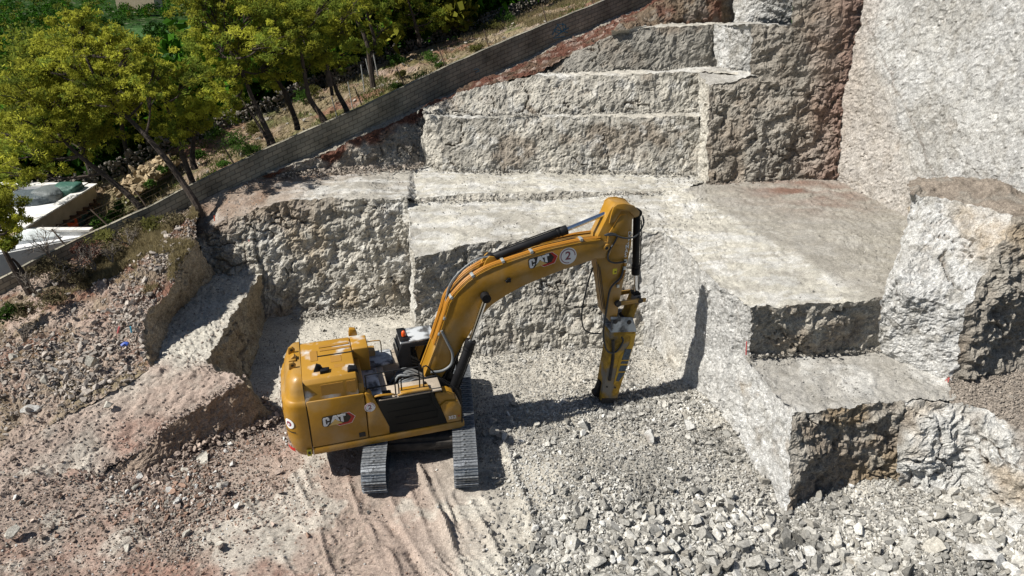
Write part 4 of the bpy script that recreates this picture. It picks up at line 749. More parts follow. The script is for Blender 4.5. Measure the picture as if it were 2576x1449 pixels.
q = MB(); q.box((6.85, -.305, 5.60), (.15, .01, .2)); q.build('warning_sticker', mat('sticker_yellow', (.7, .6, .03), .5), stick)
q = MB(); q.box((6.87, -.312, 5.58), (.07, .005, .05)); q.build('sticker_print', M_LBLK, stick)
# linkage and breaker
for yy in (-.36, .36): q = MB(); q.prism([(6.95, 4.33), (7.0, 4.27), (7.9, 4.30), (8.08, 4.28), (8.1, 4.42), (7.9, 4.44), (7.0, 4.44)], yy-.035, yy+.035); q.build('link_arm', M_YEL, e, .01)
pin('link_pin', 7.03, 4.36, -.42, .42, .11, M_UNDER, stick); pin('link_pin', 7.88, 4.36, -.42, .42, .09, M_UNDER, e)
q = MB(); q.prism([(7.75, 4.45), (8.0, 4.45), (7.72, 3.5), (7.42, 3.45)], -.24, .24); q.build('power_link', M_MUD, e, .03)
brk = MB(); brk.prism([(6.80, 3.86), (7.66, 3.70), (7.86, 3.12), (6.85, 3.28)], -.36, -.30); brk.prism([(6.80, 3.86), (7.66, 3.70), (7.86, 3.12), (6.85, 3.28)], .30, .36); brk.box((7.34, 0, 3.2), (1.0, .74, .06), Matrix.Rotation(R(8), 3, 'Y')); brk = brk.build('breaker_bracket', M_DUST, e, .02)
for x, z in ((6.98, 3.66), (7.52, 3.55)): pin('bracket_pin', x, z, -.39, .39, .085, M_UNDER, brk)
q = MB(); q.prism([(6.84, 3.22), (7.86, 3.06), (7.83, 2.6), (7.30, .16), (6.66, .30), (6.9, 2.6)], -.30, .30); ham = q.build('breaker_housing', M_MUD, e, .03)
M_HYEL = mat('breaker_yellow', (.52, .30, .015), .5, noise=[(3, .8, 1.1)])
q = MB(); q.prism([(7.45, 3.05), (7.86, 3.0), (7.81, 2.55), (7.49, 1.12), (7.12, .95), (7.28, 2.1), (7.62, 2.55), (7.66, 2.9)], -.315, -.295); q.build('breaker_side_plate', M_HYEL, ham, .006)
q = MB(); q.prism([(6.70, .42), (7.34, .28), (7.30, .10), (6.66, .22)], -.34, .34); q.build('breaker_foot', M_UNDER, ham, .01)
q = MB(); q.prism([(6.70, 1.0), (6.80, .9), (6.70, .32), (6.46, .42), (6.46, .54), (6.58, .62)], -.1, .18); q.build('breaker_claw', M_BLK, ham, .01)
for i, (z0, z1) in enumerate(((1.98, 2.42), (1.82, 1.92), (1.50, 1.74), (1.1, 1.44))):
    q = MB(); f_ = lambda z: 7.22+(z-1.1)*.19; q.prism([(f_(z0)-.02, z0), (f_(z0)+(.26 if i < 3 else .1), z0-.05), (f_(z1)+.27, z1-.05), (f_(z1), z1)], -.324, -.312); q.build('breaker_badge', M_BLUE, ham)
q = MB(); q.tube([(6.95, -.33, 2.9), (7.0, -.34, 2.2), (6.93, -.34, 1.2)], .06); q.build('breaker_seam', M_UNDER, ham)
q = MB(); q.cyl((6.95, 0, .2), (6.86, 0, -.25), .09, n=16); q.build('chisel', M_STEEL, ham)
q = MB()
for x, z in ((6.86, .9), (7.2, .8)): q.cyl((x, -.302, z), (x, -.33, z), .035, n=10)
q.build('breaker_bolt', M_UNDER, ham, 0)
# ---------------- decals on the machine
def poly(name, pts, m_, par, lay, O, s, ang, y):
    ca, sa = math.cos(ang), math.sin(ang); q = MB(); P = [(O[0]+(x*ca-z*sa)*s, O[1]+(x*sa+z*ca)*s) for x, z in pts]
    q.prism(P, y-.004*lay-.003, y-.004*lay+.001); return q.build(name, m_, par, smooth=False)
def logo(O, s, ang, y, par):
    r = par
    poly('decal_border', [(1.45, .48), (2.02, .48), (2.42, .02), (2.1, -.52), (1.2, -.60), (.95, -.40)], M_WHT, r, 1, O, s, ang, y)
    poly('decal_red', [(1.45, .45), (2.0, .45), (2.38, .02), (2.08, -.49), (1.22, -.57), (1.0, -.40)], M_RED, r, 2, O, s, ang, y)
    poly('decal_black', [(.0, .28), (.1, .45), (1.82, .46), (2.1, .02), (1.85, -.35), (1.1, -.38), (.3, -.46), (.06, -.4), (-.02, -.25)], M_LBLK, r, 3, O, s, ang, y)
    poly('decal_letter', [(.06, .24), (.14, .36), (.45, .36), (.53, .26), (.53, .06), (.36, .06), (.36, .2), (.25, .2), (.25, -.24), (.36, -.24), (.36, -.1), (.52, -.1), (.40, -.28), (.30, -.40), (.12, -.40), (.05, -.3)], M_WHT, r, 4, O, s, ang, y)
    poly('decal_letter', [(.58, -.22), (.82, .40), (1.08, .40), (1.28, -.16), (1.08, -.06), (.95, .12), (.80, -.06)], M_WHT, r, 4, O, s, ang, y)
    poly('decal_letter', [(1.12, .40), (1.72, .42), (1.72, .24), (1.53, .24), (1.53, -.28), (1.40, -.22), (1.34, -.20), (1.34, .22), (1.16, .22)], M_WHT, r, 4, O, s, ang, y)
    poly('decal_triangle', [(.42, -.42), (.95, .06), (1.46, -.36)], M_GOLD, r, 5, O, s, ang, y)
logo((-3.28, 2.37), .42, R(1), -1.476, e); logo((3.74, 6.31), .42, R(9), -.361, boom)
def emblem(O, r, y, par, name='round_emblem', M3=None):
    q = MB(); q.cyl((O[0], y, O[1]), (O[0], y-.004, O[1]), r, n=32); q.build(name, M_WHT, par)
    q = MB(); q.tube([(O[0]+r*.82*math.cos(a), y-.006, O[1]+r*.82*math.sin(a)) for a in [k*2*math.pi/32 for k in range(26)]], r*.045, 6, 0); q.build('emblem_ring', M_REDP, par)
    text('emblem_numeral', '2', r*1.35, (O[0], y-.006, O[1]), side_frame(0), M_REDP, par)
M_REDP = mat('emblem_maroon', (.22, .05, .07), .5)
emblem((-1.80, 2.62), .17, -1.478, e); emblem((5.10, 6.42), .30, -.362, boom)
# rear corner decals on the rounded counterweight
_cw = [(-3.69-.72*abs(math.cos(t))**.62, -1.47*abs(math.sin(t))**.42) for t in [math.pi/2*(1-(k/400)**2) for k in range(400)]]
_cs = [0.0]
for (xa, ya), (xb, yb_) in zip(_cw[:-1], _cw[1:]): _cs.append(_cs[-1]+math.hypot(xb-xa, yb_-ya))
def cwp(s_, out):
    x_ = float(np.interp(s_, _cs, [c[0] for c in _cw])); y_ = float(np.interp(s_, _cs, [c[1] for c in _cw])); x2 = float(np.interp(s_+.03, _cs, [c[0] for c in _cw])); y2 = float(np.interp(s_+.03, _cs, [c[1] for c in _cw])); L_ = math.hypot(x2-x_, y2-y_) or 1
    return (x_-(y2-y_)/L_*out, y_+(x2-x_)/L_*out)
def cwdecal(name, s0, s1, z0, z1, m_, out=.008, n=10, shape=None):
    q = MB(); v = [cwp(s0+(s1-s0)*i/n, out) for i in range(n+1)]
    for i in range(n):
        za0, za1 = (shape(i/n) if shape else (z0, z1)); zb0, zb1 = (shape((i+1)/n) if shape else (z0, z1))
        q.bm.faces.new([q.bm.verts.new((v[i][0], v[i][1], za0)), q.bm.verts.new((v[i+1][0], v[i+1][1], zb0)), q.bm.verts.new((v[i+1][0], v[i+1][1], zb1)), q.bm.verts.new((v[i][0], v[i][1], za1))])
    return q.build(name, m_, e)
disc = lambda zc_, r_: (lambda t: (zc_-r_*math.sqrt(max(0, 1-(2*t-1)**2)), zc_+r_*math.sqrt(max(0, 1-(2*t-1)**2))))
sgn_ = -1 if cwp(.5, .1)[0] > cwp(.5, 0)[0] else 1
cwdecal('reflector', .50, .88, 1.40, 1.52, M_RED, .035*sgn_)
cwdecal('round_emblem', .42, .78, 0, 0, M_WHT, .02*sgn_, 20, disc(2.42, .18)); cwdecal('emblem_center', .505, .695, 0, 0, M_REDP, .024*sgn_, 14, disc(2.42, .095)); cwdecal('emblem_center', .57, .63, 0, 0, M_WHT, .028*sgn_, 8, disc(2.40, .045))
cwdecal('small_lettering', .40, .85, 2.10, 2.135, M_LBLK, .018*sgn_)
cwdecal('warning_sticker', .03, .17, 1.20, 1.45, mat('sticker_lime', (.5, .45, .03), .5), .035*sgn_); cwdecal('sticker_print', .06, .14, 1.26, 1.38, M_LBLK, .038*sgn_)
q = MB(); q.box((-2.12, -1.478, 1.64), (.2, .012, .17)); q.build('door_latch', M_LBLK, e)
for k, ch in enumerate('DOSMAS'):
    yv = .95-k*.38; x = -3.69-.72*math.sqrt(max(0, 1-(abs(yv)/1.47)**(2/.42)))**.62; rot = Matrix.Rotation(R(-90), 3, 'Z') @ Matrix(((1, 0, 0), (0, 0, -1), (0, 1, 0)))
    text('lettering', ch, .42, (x-.03, yv, 2.9), rot, M_WHT, e)
# ================================================================== LOOSE STONE
def rock_templates(sub, n, seed):
    out = []; rs = np.random.default_rng(seed)
    for i in range(n):
        bm = bmesh.new(); bmesh.ops.create_icosphere(bm, subdivisions=sub, radius=1)
        V = np.array([v.co[:] for v in bm.verts]); Fc = np.array([[v.index for v in f.verts] for f in bm.faces]); bm.free()
        V *= 1+.10*rs.standard_normal((len(V), 1))*(1 if sub == 1 else .4)
        for k in range(8 if sub > 1 else 5):
            d = rs.standard_normal(3); d /= np.linalg.norm(d); h = rs.uniform(.18, .62); t = V@d; V = V-np.maximum(t-h, 0)[:, None]*d
        V *= np.array([1, rs.uniform(.6, .95), rs.uniform(.55, .9)]); out.append((V, Fc))
    return out
TS, TM, TL = rock_templates(1, 10, 1), rock_templates(2, 10, 2), rock_templates(3, 8, 3)
def randrot(n, tilt, rs):
    a = rs.uniform(0, 2*np.pi, n); b = rs.normal(0, tilt, n); c = rs.normal(0, tilt, n)
    ca, sa, cb, sb, cc, sc_ = np.cos(a), np.sin(a), np.cos(b), np.sin(b), np.cos(c), np.sin(c)
    Rz = np.zeros((n, 3, 3)); Rz[:, 0, 0] = ca; Rz[:, 0, 1] = -sa; Rz[:, 1, 0] = sa; Rz[:, 1, 1] = ca; Rz[:, 2, 2] = 1
    Rx = np.zeros((n, 3, 3)); Rx[:, 0, 0] = 1; Rx[:, 1, 1] = cb; Rx[:, 1, 2] = -sb; Rx[:, 2, 1] = sb; Rx[:, 2, 2] = cb
    Ry = np.zeros((n, 3, 3)); Ry[:, 1, 1] = 1; Ry[:, 0, 0] = cc; Ry[:, 0, 2] = sc_; Ry[:, 2, 0] = -sc_; Ry[:, 2, 2] = cc
    return Rz@Rx@Ry
def stones(name, pts, size, cols, tmpl, seed, label, sink=.05, tilt=.7):
    rs = np.random.default_rng(seed); Vs, Fs, Cs, off = [], [], [], 0; k = rs.integers(0, len(tmpl), len(pts)); RR = randrot(len(pts), tilt, rs)
    for t, (tv, tf) in enumerate(tmpl):
        m = np.where(k == t)[0]
        if len(m) == 0: continue
        W = np.einsum('nij,vj->nvi', RR[m], tv)*size[m][:, None, None]+(pts[m]+np.array([0, 0, 1])*(size[m]*(.5-sink))[:, None])[:, None, :]
        Vs.append(W.reshape(-1, 3)); nv = len(tv); Fs.append((tf[None]+(np.arange(len(m))*nv)[:, None, None]).reshape(-1, 3)+off); off += len(m)*nv
        Cs.append(np.repeat(cols[m], nv, axis=0))
    o = link(name, npmesh(name, np.concatenate(Vs), np.concatenate(Fs), np.concatenate(Cs), False), M_STONE); tag(o, label, None if 0 else 'rubble', kind='stuff'); return o
def pick(V, Fc, n, wfn, seed):
    rs = np.random.default_rng(seed); c = V[Fc].mean(1); w_ = wfn(c); w_ = np.clip(w_, 0, None); w_ /= w_.sum(); i = rs.choice(len(Fc), n, p=w_)
    f = V[Fc[i]]; a, b = rs.random((2, n)); return f[:, 0]*((1-a)*(1-b))[:, None]+f[:, 1]*(a*(1-b))[:, None]+f[:, 2]*(a*b)[:, None]+f[:, 3]*((1-a)*b)[:, None]
def inview(c, pad=60):
    d = CAMH-c[:, 2]; zd = c[:, 1]*cp+d*sp; u = 1288+F_PX*c[:, 0]/zd; v = 724.5+F_PX*(d*cp-c[:, 1]*sp)/zd; return ((u > -pad) & (u < 2576+pad) & (v < 1449+pad+60)), u, v
def gauss(u, v, cu, cv, ru, rv): return np.exp(-((u-cu)/ru)**2-((v-cv)/rv)**2)
def not_machine(c): return ~((abs(c[:, 0]+4.45+(c[:, 1]-17)*.09) < .6) & (c[:, 1] > 17.0) & (c[:, 1] < 23)) & ~((abs(c[:, 0]+1.6+(c[:, 1]-17)*.09) < .6) & (c[:, 1] > 17.0) & (c[:, 1] < 23))
def dens(c):
    ok, u, v = inview(c); n1 = fbm(c*np.array([1, 1, 0]), .5, 3, 301)
    right = sstep(u+(v-1100)*-.3+110*fbm(c*np.array([1, 1, 0]), .9, 4, 311), 1200, 1330)*sstep(v, 1010, 1090)
    smooth_r = gauss(u, v, 1330, 1210, 45, 90)+gauss(u, v, 1760, 1210, 90, 60)*.8
    d = right*(1.0+1.1*n1)*(1-.85*np.clip(smooth_r, 0, 1))*(1+.9*sstep(v, 1200, 1350))
    d += .30*sstep(u, 1150, 1250)*sstep(v, 860, 880)*(v < 1040)+.5*sstep(v, 860, 875)*(1-sstep(v, 900, 950))*(u > 1180)
    d += .9*gauss(u, v, 1640, 1020, 190, 45)+.7*gauss(u, v, 1270, 1080, 90, 70)
    d += 1.0*gauss(u, v, 620, 1090, 130, 60)*1+1.3*gauss(u, v, 430, 1235, 110, 60)+1.0*gauss(u, v, 440, 1360, 60, 50)+.5*gauss(u, v, 80, 1270, 200, 90)+.28*gauss(u, v, 250, 1400, 300, 90)+.45*gauss(u, v, 640, 1250, 180, 60)
    d += .9*gauss(u, v, 275, 1200, 60, 28)+.8*gauss(u, v, 370, 1210, 60, 25)+.8*gauss(u, v, 500, 1150, 60, 25); d += .10+.05*n1; d *= (1-.85*gauss(u, v, 1050, 1330, 190, 130))
    return np.clip(d, 0, 3)*ok*not_machine(c)
def scol(P, seed):
    rs = np.random.default_rng(seed); n = len(P); warm_ = np.clip(sstep(-P[:, 0], -.5, 3.5)*sstep(-P[:, 1], -24.5, -22), 0, 1)[:, None]
    base = ALB*(np.array((.575, .555, .505))*(1-warm_)+np.array((.51, .41, .345))*warm_); g = rs.uniform(.42, 1.15, (n, 1)); c = base*g*(1+.55*np.clip(fbm(P*np.array([1, 1, 0]), .7, 3, 333), -.6, .6))[:, None]
    m = rs.random(n) < .12; c[m] = GREYR*1.05; m = (rs.random(n) < .16) & (warm_[:, 0] > .5); c[m] = np.array((.30, .20, .15)); m = rs.random(n) < .08; c[m] = WHITE*1.05; _, u_, v_ = inview(P); t_ = (gauss(u_, v_, 1335, 1200, 60, 75)+.5*gauss(u_, v_, 1560, 1130, 60, 30))[:, None]; c = c*(1-.7*np.clip(t_, 0, 1))+WHITE*.7*np.clip(t_, 0, 1)
    return c
P1 = pick(FLOORV, FLOORF, 110000, dens, 401); rs = np.random.default_rng(5)
_, uu, vv_ = inview(P1)
coarse = np.clip(sstep(vv_, 1050, 1350)*(uu > 1200)+gauss(uu, vv_, 430, 1240, 160, 90)+gauss(uu, vv_, 1640, 1020, 190, 45), 0, 1)
stones('gravel', P1, (.018+.03*rs.random(len(P1))**1.5)*(1+1.0*coarse), scol(P1, 6), TS, 7, 'small crushed white limestone rubble covering the pit floor')
P2 = pick(FLOORV, FLOORF, 7500, lambda c: dens(c)**1.4, 402); _, uu, vv_ = inview(P2); coarse = np.clip(sstep(vv_, 1050, 1380)*(uu > 1250)+gauss(uu, vv_, 430, 1240, 160, 90)+gauss(uu, vv_, 1640, 1020, 190, 50), 0, 1)
stones('broken_rock', P2, (.045+.075*rs.random(len(P2))**2.5)*(1+.7*coarse), scol(P2, 8), TM, 9, 'fist to head sized broken limestone pieces strewn over the pit floor')
P3 = pick(FLOORV, FLOORF, 1050, lambda c: dens(c)**2*(inview(c)[2] > 1000), 403); _, uu, vv_ = inview(P3)
stones('rock_debris', P3, (.11+.20*rs.random(len(P3))**2.2)*(.75+.6*sstep(vv_, 1150, 1420)*(uu > 1300)), scol(P3, 10), TL, 11, 'larger blocky limestone fragments lying among the finer rubble')
byname = {}
for nm, V_, F_ in SURF: byname.setdefault(nm, []).append((V_, F_))
hv, hf = byname['hillside'][0]
def hd(c): ok, u, v = inview(c); return ok*(1.6*gauss(u, v, 170, 930, 170, 90)+.9*gauss(u, v, 330, 800, 60, 90)+.8*gauss(u, v, 440, 640, 70, 40)+.12)
PH = pick(hv, hf, 6000, hd, 404); ch = ALB*np.array((.50, .43, .37))*rs.uniform(.55, 1.15, (len(PH), 1)); stones('gravel', PH, .03+.05*rs.random(len(PH))**2, ch, TS, 12, 'pale stone debris spread over the soil slope left of the trench')
PH = pick(hv, hf, 750, lambda c: hd(c)**1.4, 405); ch = ALB*np.array((.55, .49, .43))*rs.uniform(.6, 1.12, (len(PH), 1)); stones('broken_rock', PH, .08+.12*rs.random(len(PH))**2, ch, TM, 13, 'pale rock pieces tipped along the foot of the soil slope')
for k, (V_, F_) in enumerate(byname['ramp']): 
    PR = pick(V_, F_, 1600, lambda c: inview(c)[0]*(.3+sstep(-c[:, 1], -20.5, -19)), 410+k); stones('gravel', PR, .02+.045*rs.random(len(PR))**2.5, ALB*np.array((.48, .40, .34))*rs.uniform(.6, 1.15, (len(PR), 1)), TS, 14+k, 'small pinkish stones on the ramp beside the trench')
V_, F_ = byname['gravel_slope'][0]; PR = pick(V_, F_, 5000, lambda c: inview(c)[0]*1.0, 420); stones('gravel', PR, .02+.05*rs.random(len(PR))**2, ALB*np.array((.38, .33, .28))*rs.uniform(.6, 1.25, (len(PR), 1)), TS, 18, 'brown gravel at the foot of the dark right hand face')
for k, nm in enumerate(('terrace', 'ledge')):
    for V_, F_ in byname[nm]:
        PR = pick(V_, F_, 450, lambda c: inview(c)[0]*(.2+sstep(fbm(c, .5, 3, 9), 0, .3)), 430+k); stones('gravel', PR, .02+.035*rs.random(len(PR))**2.5, ALB*np.array((.5, .48, .44))*rs.uniform(.5, 1.15, (len(PR), 1)), TS, 19+k, 'scattered stone chips on the flat terrace')
# boulders one can point at
def hgt(u, v, z0=0.0):
    x, y, _ = U(u, v, z0); return U(u, v, float(floor_h(np.array([x]), np.array([y]))[0])) if z0 < .9 else U(u, v, z0)
BOULD = [
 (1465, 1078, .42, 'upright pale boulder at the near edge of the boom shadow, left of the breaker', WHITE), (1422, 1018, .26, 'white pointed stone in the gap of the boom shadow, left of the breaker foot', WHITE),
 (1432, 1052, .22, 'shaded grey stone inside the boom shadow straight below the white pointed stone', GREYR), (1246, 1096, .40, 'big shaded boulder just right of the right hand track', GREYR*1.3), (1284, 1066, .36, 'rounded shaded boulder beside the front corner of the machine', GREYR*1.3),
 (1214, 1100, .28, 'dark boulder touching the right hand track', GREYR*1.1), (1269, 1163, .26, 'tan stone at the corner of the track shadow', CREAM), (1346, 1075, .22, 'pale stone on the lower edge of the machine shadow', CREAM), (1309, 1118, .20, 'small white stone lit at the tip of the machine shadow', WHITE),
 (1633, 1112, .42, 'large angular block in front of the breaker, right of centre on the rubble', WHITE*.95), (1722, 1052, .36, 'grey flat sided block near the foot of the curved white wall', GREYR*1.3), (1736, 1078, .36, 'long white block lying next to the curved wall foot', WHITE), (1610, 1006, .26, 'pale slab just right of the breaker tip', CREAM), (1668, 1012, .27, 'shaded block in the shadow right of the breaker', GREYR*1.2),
 (2490, 1402, .66, 'largest white boulder in the bottom right corner of the pit', WHITE), (1850, 1432, .46, 'pointed boulder at the bottom edge below the pit corner', WHITE*.95), (2360, 1392, .48, 'brownish standing block left of the largest boulder', CREAM*.9), (2034, 1405, .36, 'broad low boulder at the bottom edge, between pointed and brownish blocks', WHITE), (2276, 1350, .34, 'white block on the rubble below the dark lower face', WHITE*.98),
 (2320, 1302, .25, 'white stone close under the pale outcrop', WHITE), (2560, 1338, .38, 'flat topped slab at the right edge of the picture', WHITE*.9), (2163, 1331, .28, 'weathered stone on the rubble halfway along the dark lower face', CREAM*.9), (2405, 1365, .26, 'flat slab stacked beside the brownish standing block', WHITE*.95), (2400, 1330, .22, 'flat grey slab above the stacked one', WHITE*.85), (1925, 1390, .26, 'grey block left of the broad low boulder', GREYR*1.4),
 (2140, 1430, .30, 'long half buried slab at the bottom edge', CREAM*.85), (1760, 1330, .2, 'small grey block in the middle of the coarse rubble', GREYR*1.3),
 (513, 1165, .42, 'long flat slab in the rubble under the ramp bank', CREAM*.95), (458, 1190, .24, 'pale rounded stone below the ramp bank', CREAM), (556, 1236, .38, 'long white block left of the left hand track', WHITE*.92), (467, 1220, .26, 'pinkish block beside the long white block', PINK), (320, 1383, .28, 'upright pale stone near the bottom left', CREAM), (549, 1383, .24, 'single cream stone on the bare ground bottom left', CREAM), (36, 1347, .36, 'broad pale boulder at the left edge', CREAM), (462, 1352, .22, 'round stone in the dark hollow bottom left', CREAM*.9)]
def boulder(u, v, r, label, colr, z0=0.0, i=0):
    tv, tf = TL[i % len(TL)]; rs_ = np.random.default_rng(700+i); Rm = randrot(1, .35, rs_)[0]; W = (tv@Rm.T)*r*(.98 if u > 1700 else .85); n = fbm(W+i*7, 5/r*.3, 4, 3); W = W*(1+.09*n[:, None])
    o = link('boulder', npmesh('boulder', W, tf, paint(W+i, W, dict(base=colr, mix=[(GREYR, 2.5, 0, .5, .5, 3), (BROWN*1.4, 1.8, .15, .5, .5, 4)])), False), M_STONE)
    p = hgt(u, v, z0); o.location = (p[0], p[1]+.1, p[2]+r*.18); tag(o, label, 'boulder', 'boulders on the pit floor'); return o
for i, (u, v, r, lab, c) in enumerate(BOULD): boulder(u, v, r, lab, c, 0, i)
for i, (u, v, r, lab, c, z0) in enumerate([(67, 1040, .52, 'tall white boulder on the slope at the left edge', WHITE*.95, 1.35), (267, 1026, .28, 'single pale boulder resting on the flat of the ramp', CREAM, 1.65), (104, 965, .26, 'grey boulder among the debris above the ramp', GREYR*1.3, 2.0), (30, 905, .3, 'rounded grey boulder on the far left debris slope', GREYR*1.3, 2.35), (230, 915, .36, 'jagged tan boulder at the end of the trench wall', CREAM*.85, 2.4), (300, 905, .34, 'broken boulder beside the mouth of the trench', PINK, 2.35), (92, 740, .3, 'pointed grey rock under the bare shrub on the soil slope', GREYR*1.4, 3.0), (135, 935, .24, 'white block lying in the debris heap', WHITE, 2.1)]): boulder(u, v, r, lab, c, z0, 60+i)

# rubble gathered at the foot of the cut faces
def foot_rubble(line, n, seed, spread=.5, colr=np.array((.52, .49, .43)), smax=.11):
    rs = np.random.default_rng(seed); L_ = along(line, n); L_ = L_+rs.normal(0, 1, L_.shape)*np.array([.12, 0, 0]); d_ = np.abs(rs.normal(0, spread, n)); L_[:, 1] -= d_-.1; L_[:, 2] += .05*np.exp(-d_/spread)+.05
    return L_, .02+smax*rs.random(n)**3*(1-.4*np.clip(d_, 0, 1)), ALB*colr*rs.uniform(.5, 1.2, (n, 1))
FR = [foot_rubble([(a_, b_, .1) for a_, b_, c_ in RB[5:]], 900, 31, .25, np.array((.46, .37, .31)), .16), foot_rubble([(a_, b_, c_+.03) for a_, b_, c_ in RE[6:]], 500, 32, .12, np.array((.50, .41, .35)), .09), foot_rubble(B1b[1:], 700, 1, .25), foot_rubble(B2b, 900, 2, .12), foot_rubble(B3b, 500, 3, .15), foot_rubble(D0, 600, 4, .2, np.array((.38, .32, .27))), foot_rubble(TS0, 700, 5, .2, smax=.07), foot_rubble(A([(745, 795, .05), (900, 787, .05), (1036, 777, .05)]), 1200, 6, .4), foot_rubble(A([(1885, 905, 2.85), (2205, 886, 2.85)]), 300, 7, .12, np.array((.45, .42, .37))),
      foot_rubble(A([(700, 440, 5.45), (1060, 420, 5.45)]), 1400, 8, .5, np.array((.44, .38, .32)), .14)]
stones('gravel', np.concatenate([f[0] for f in FR]), np.concatenate([f[1] for f in FR]), np.concatenate([f[2] for f in FR]), TM[:5], 777, 'loose chips gathered along the foot of the cut faces')
# ================================================================== BLOCK WALL, FENCES, DRY STONE WALL
def uvmesh(me, uvs):
    l = me.uv_layers.new(name='UVMap'); l.data.foreach_set('uv', np.asarray(uvs, dtype=np.float32).ravel())
def M_brick():
    m = bpy.data.materials.new('concrete_block'); m.use_nodes = True; n = m.node_tree.nodes; l = m.node_tree.links; b = n['Principled BSDF']; b.inputs['Roughness'].default_value = .95; b.inputs['Specular IOR Level'].default_value = .1
    uv = n.new('ShaderNodeUVMap'); uv.uv_map = 'UVMap'; nz = n.new('ShaderNodeTexNoise'); nz.inputs['Scale'].default_value = 1.2; l.new(uv.outputs[0], nz.inputs['Vector'])
    mp = n.new('ShaderNodeVectorMath'); mp.operation = 'MULTIPLY_ADD'; mp.inputs[1].default_value = (.05, .05, 0); l.new(nz.outputs['Color'], mp.inputs[0]); l.new(uv.outputs[0], mp.inputs[2])
    br = n.new('ShaderNodeTexBrick'); l.new(mp.outputs[0], br.inputs['Vector']); br.inputs['Scale'].default_value = 1; br.inputs['Brick Width'].default_value = .46; br.inputs['Row Height'].default_value = .215; br.inputs['Mortar Size'].default_value = .02; br.inputs['Mortar Smooth'].default_value = .3
    br.inputs['Color1'].default_value = (.27, .245, .19, 1); br.inputs['Color2'].default_value = (.20, .19, .155, 1); br.inputs['Mortar'].default_value = (.125, .115, .095, 1)
    t = n.new('ShaderNodeTexNoise'); t.inputs['Scale'].default_value = .8; t.inputs['Detail'].default_value = 6; l.new(uv.outputs[0], t.inputs['Vector']); r = n.new('ShaderNodeMapRange'); r.inputs['From Min'].default_value = .3; r.inputs['From Max'].default_value = .7; r.inputs['To Min'].default_value = .5; r.inputs['To Max'].default_value = 1.4; l.new(t.outputs['Fac'], r.inputs['Value'])
    mx = n.new('ShaderNodeMix'); mx.data_type = 'RGBA'; mx.blend_type = 'MULTIPLY'; mx.inputs[0].default_value = 1; l.new(br.outputs['Color'], mx.inputs[6]); cb = n.new('ShaderNodeCombineColor'); [l.new(r.outputs[0], cb.inputs[k]) for k in range(3)]; l.new(cb.outputs[0], mx.inputs[7]); l.new(mx.outputs[2], b.inputs['Base Color'])
    bp = n.new('ShaderNodeBump'); bp.inputs['Distance'].default_value = .012; bp.inputs['Strength'].default_value = 1; bp.invert = True; l.new(br.outputs['Fac'], bp.inputs['Height']); l.new(bp.outputs[0], b.inputs['Normal']); return m
M_BLOCK = M_brick()
top_px = [(-300, 800), (-120, 755), (0, 702), (78, 660), (162, 617), (269, 568), (366, 525), (480, 466), (590, 413), (671, 374), (790, 321), (908, 270), (1019, 217), (1123, 167), (1260, 107), (1382, 56), (1523, 0), (1640, -52), (1760, -105), (1900, -165)]
WT = np.array([wallpt(*q) for q in top_px]); wb = np.array(WALLB); wd_ = np.array([WB[0]-WA[0], WB[1]-WA[1]]); wd_ /= np.linalg.norm(wd_)
tt = WT[:, :2]@wd_; tb = wb[:, :2]@wd_
def wall_top_z(t): return np.interp(t, tt, WT[:, 2])
def wall_bot_z(t): return np.interp(t, tb, wb[:, 2])
ts = np.arange(tt[0], tt[-1], .4); O2 = np.array(WA[:2])-wd_*(np.array(WA[:2])@wd_); nrm2 = np.array([-wd_[1], wd_[0]])     # nrm2 points away from the camera
V, Fq, UVs = [], [], []
for t in ts:
    c = O2+wd_*t; zt = wall_top_z(t)+.012*math.sin(t*3.1); zb = wall_bot_z(t)-.7
    for o_, z in ((0, zb), (0, zt), (.2, zt), (.2, zb-2.5)): V.append((c[0]+nrm2[0]*o_, c[1]+nrm2[1]*o_, z))
for i in range(len(ts)-1):
    for k in range(3):
        a = i*4+k; Fq.append((a, a+4, a+5, a+1)); h = [V[j][2]-wall_top_z(ts[i+(1 if j >= (i+1)*4 else 0)]) for j in (a, a+4, a+5, a+1)]
        if k == 1: h = [0, 0, .2, .2]
        UVs += [(ts[i], h[0]), (ts[i+1], h[1]), (ts[i+1], h[2]), (ts[i], h[3])]
me = npmesh('block_wall', V, Fq, None, False); uvmesh(me, UVs); wall = link('block_wall', me, M_BLOCK); tag(wall, 'long grey concrete block wall climbing the slope beside the excavation', 'wall')
M_GRAF = mat('blue_spray', (.03, .15, .24), .7)
def wp_(u, v, off=-.02): p = wallpt(u, v); return (p[0]+nrm2[0]*off, p[1]+nrm2[1]*off, p[2])
q = MB()
for st_ in ([(1389, 88), (1405, 62), (1424, 66), (1408, 84), (1392, 74), (1428, 82)], [(1400, 60), (1412, 78), (1396, 92)], [(1415, 58), (1418, 76), (1430, 70)], [(1392, 96), (1420, 92)]): q.tube([wp_(*p) for p in st_], .022, 6, 3)
for v_ in q.bm.verts: pass
q.build('graffiti', M_GRAF, wall)
q = MB(); q.tube([wp_(*p) for p in [(1192, 176), (1200, 173), (1205, 178), (1196, 182)]], .016, 6, 3); q.build('graffiti', M_GRAF, wall)
M_RUST = mat('weathered_post', (.11, .075, .05), .8, noise=[(6, .6, 1.4)]); M_GALV = mat('galvanised_post', (.42, .43, .42), .5, metal=.3)
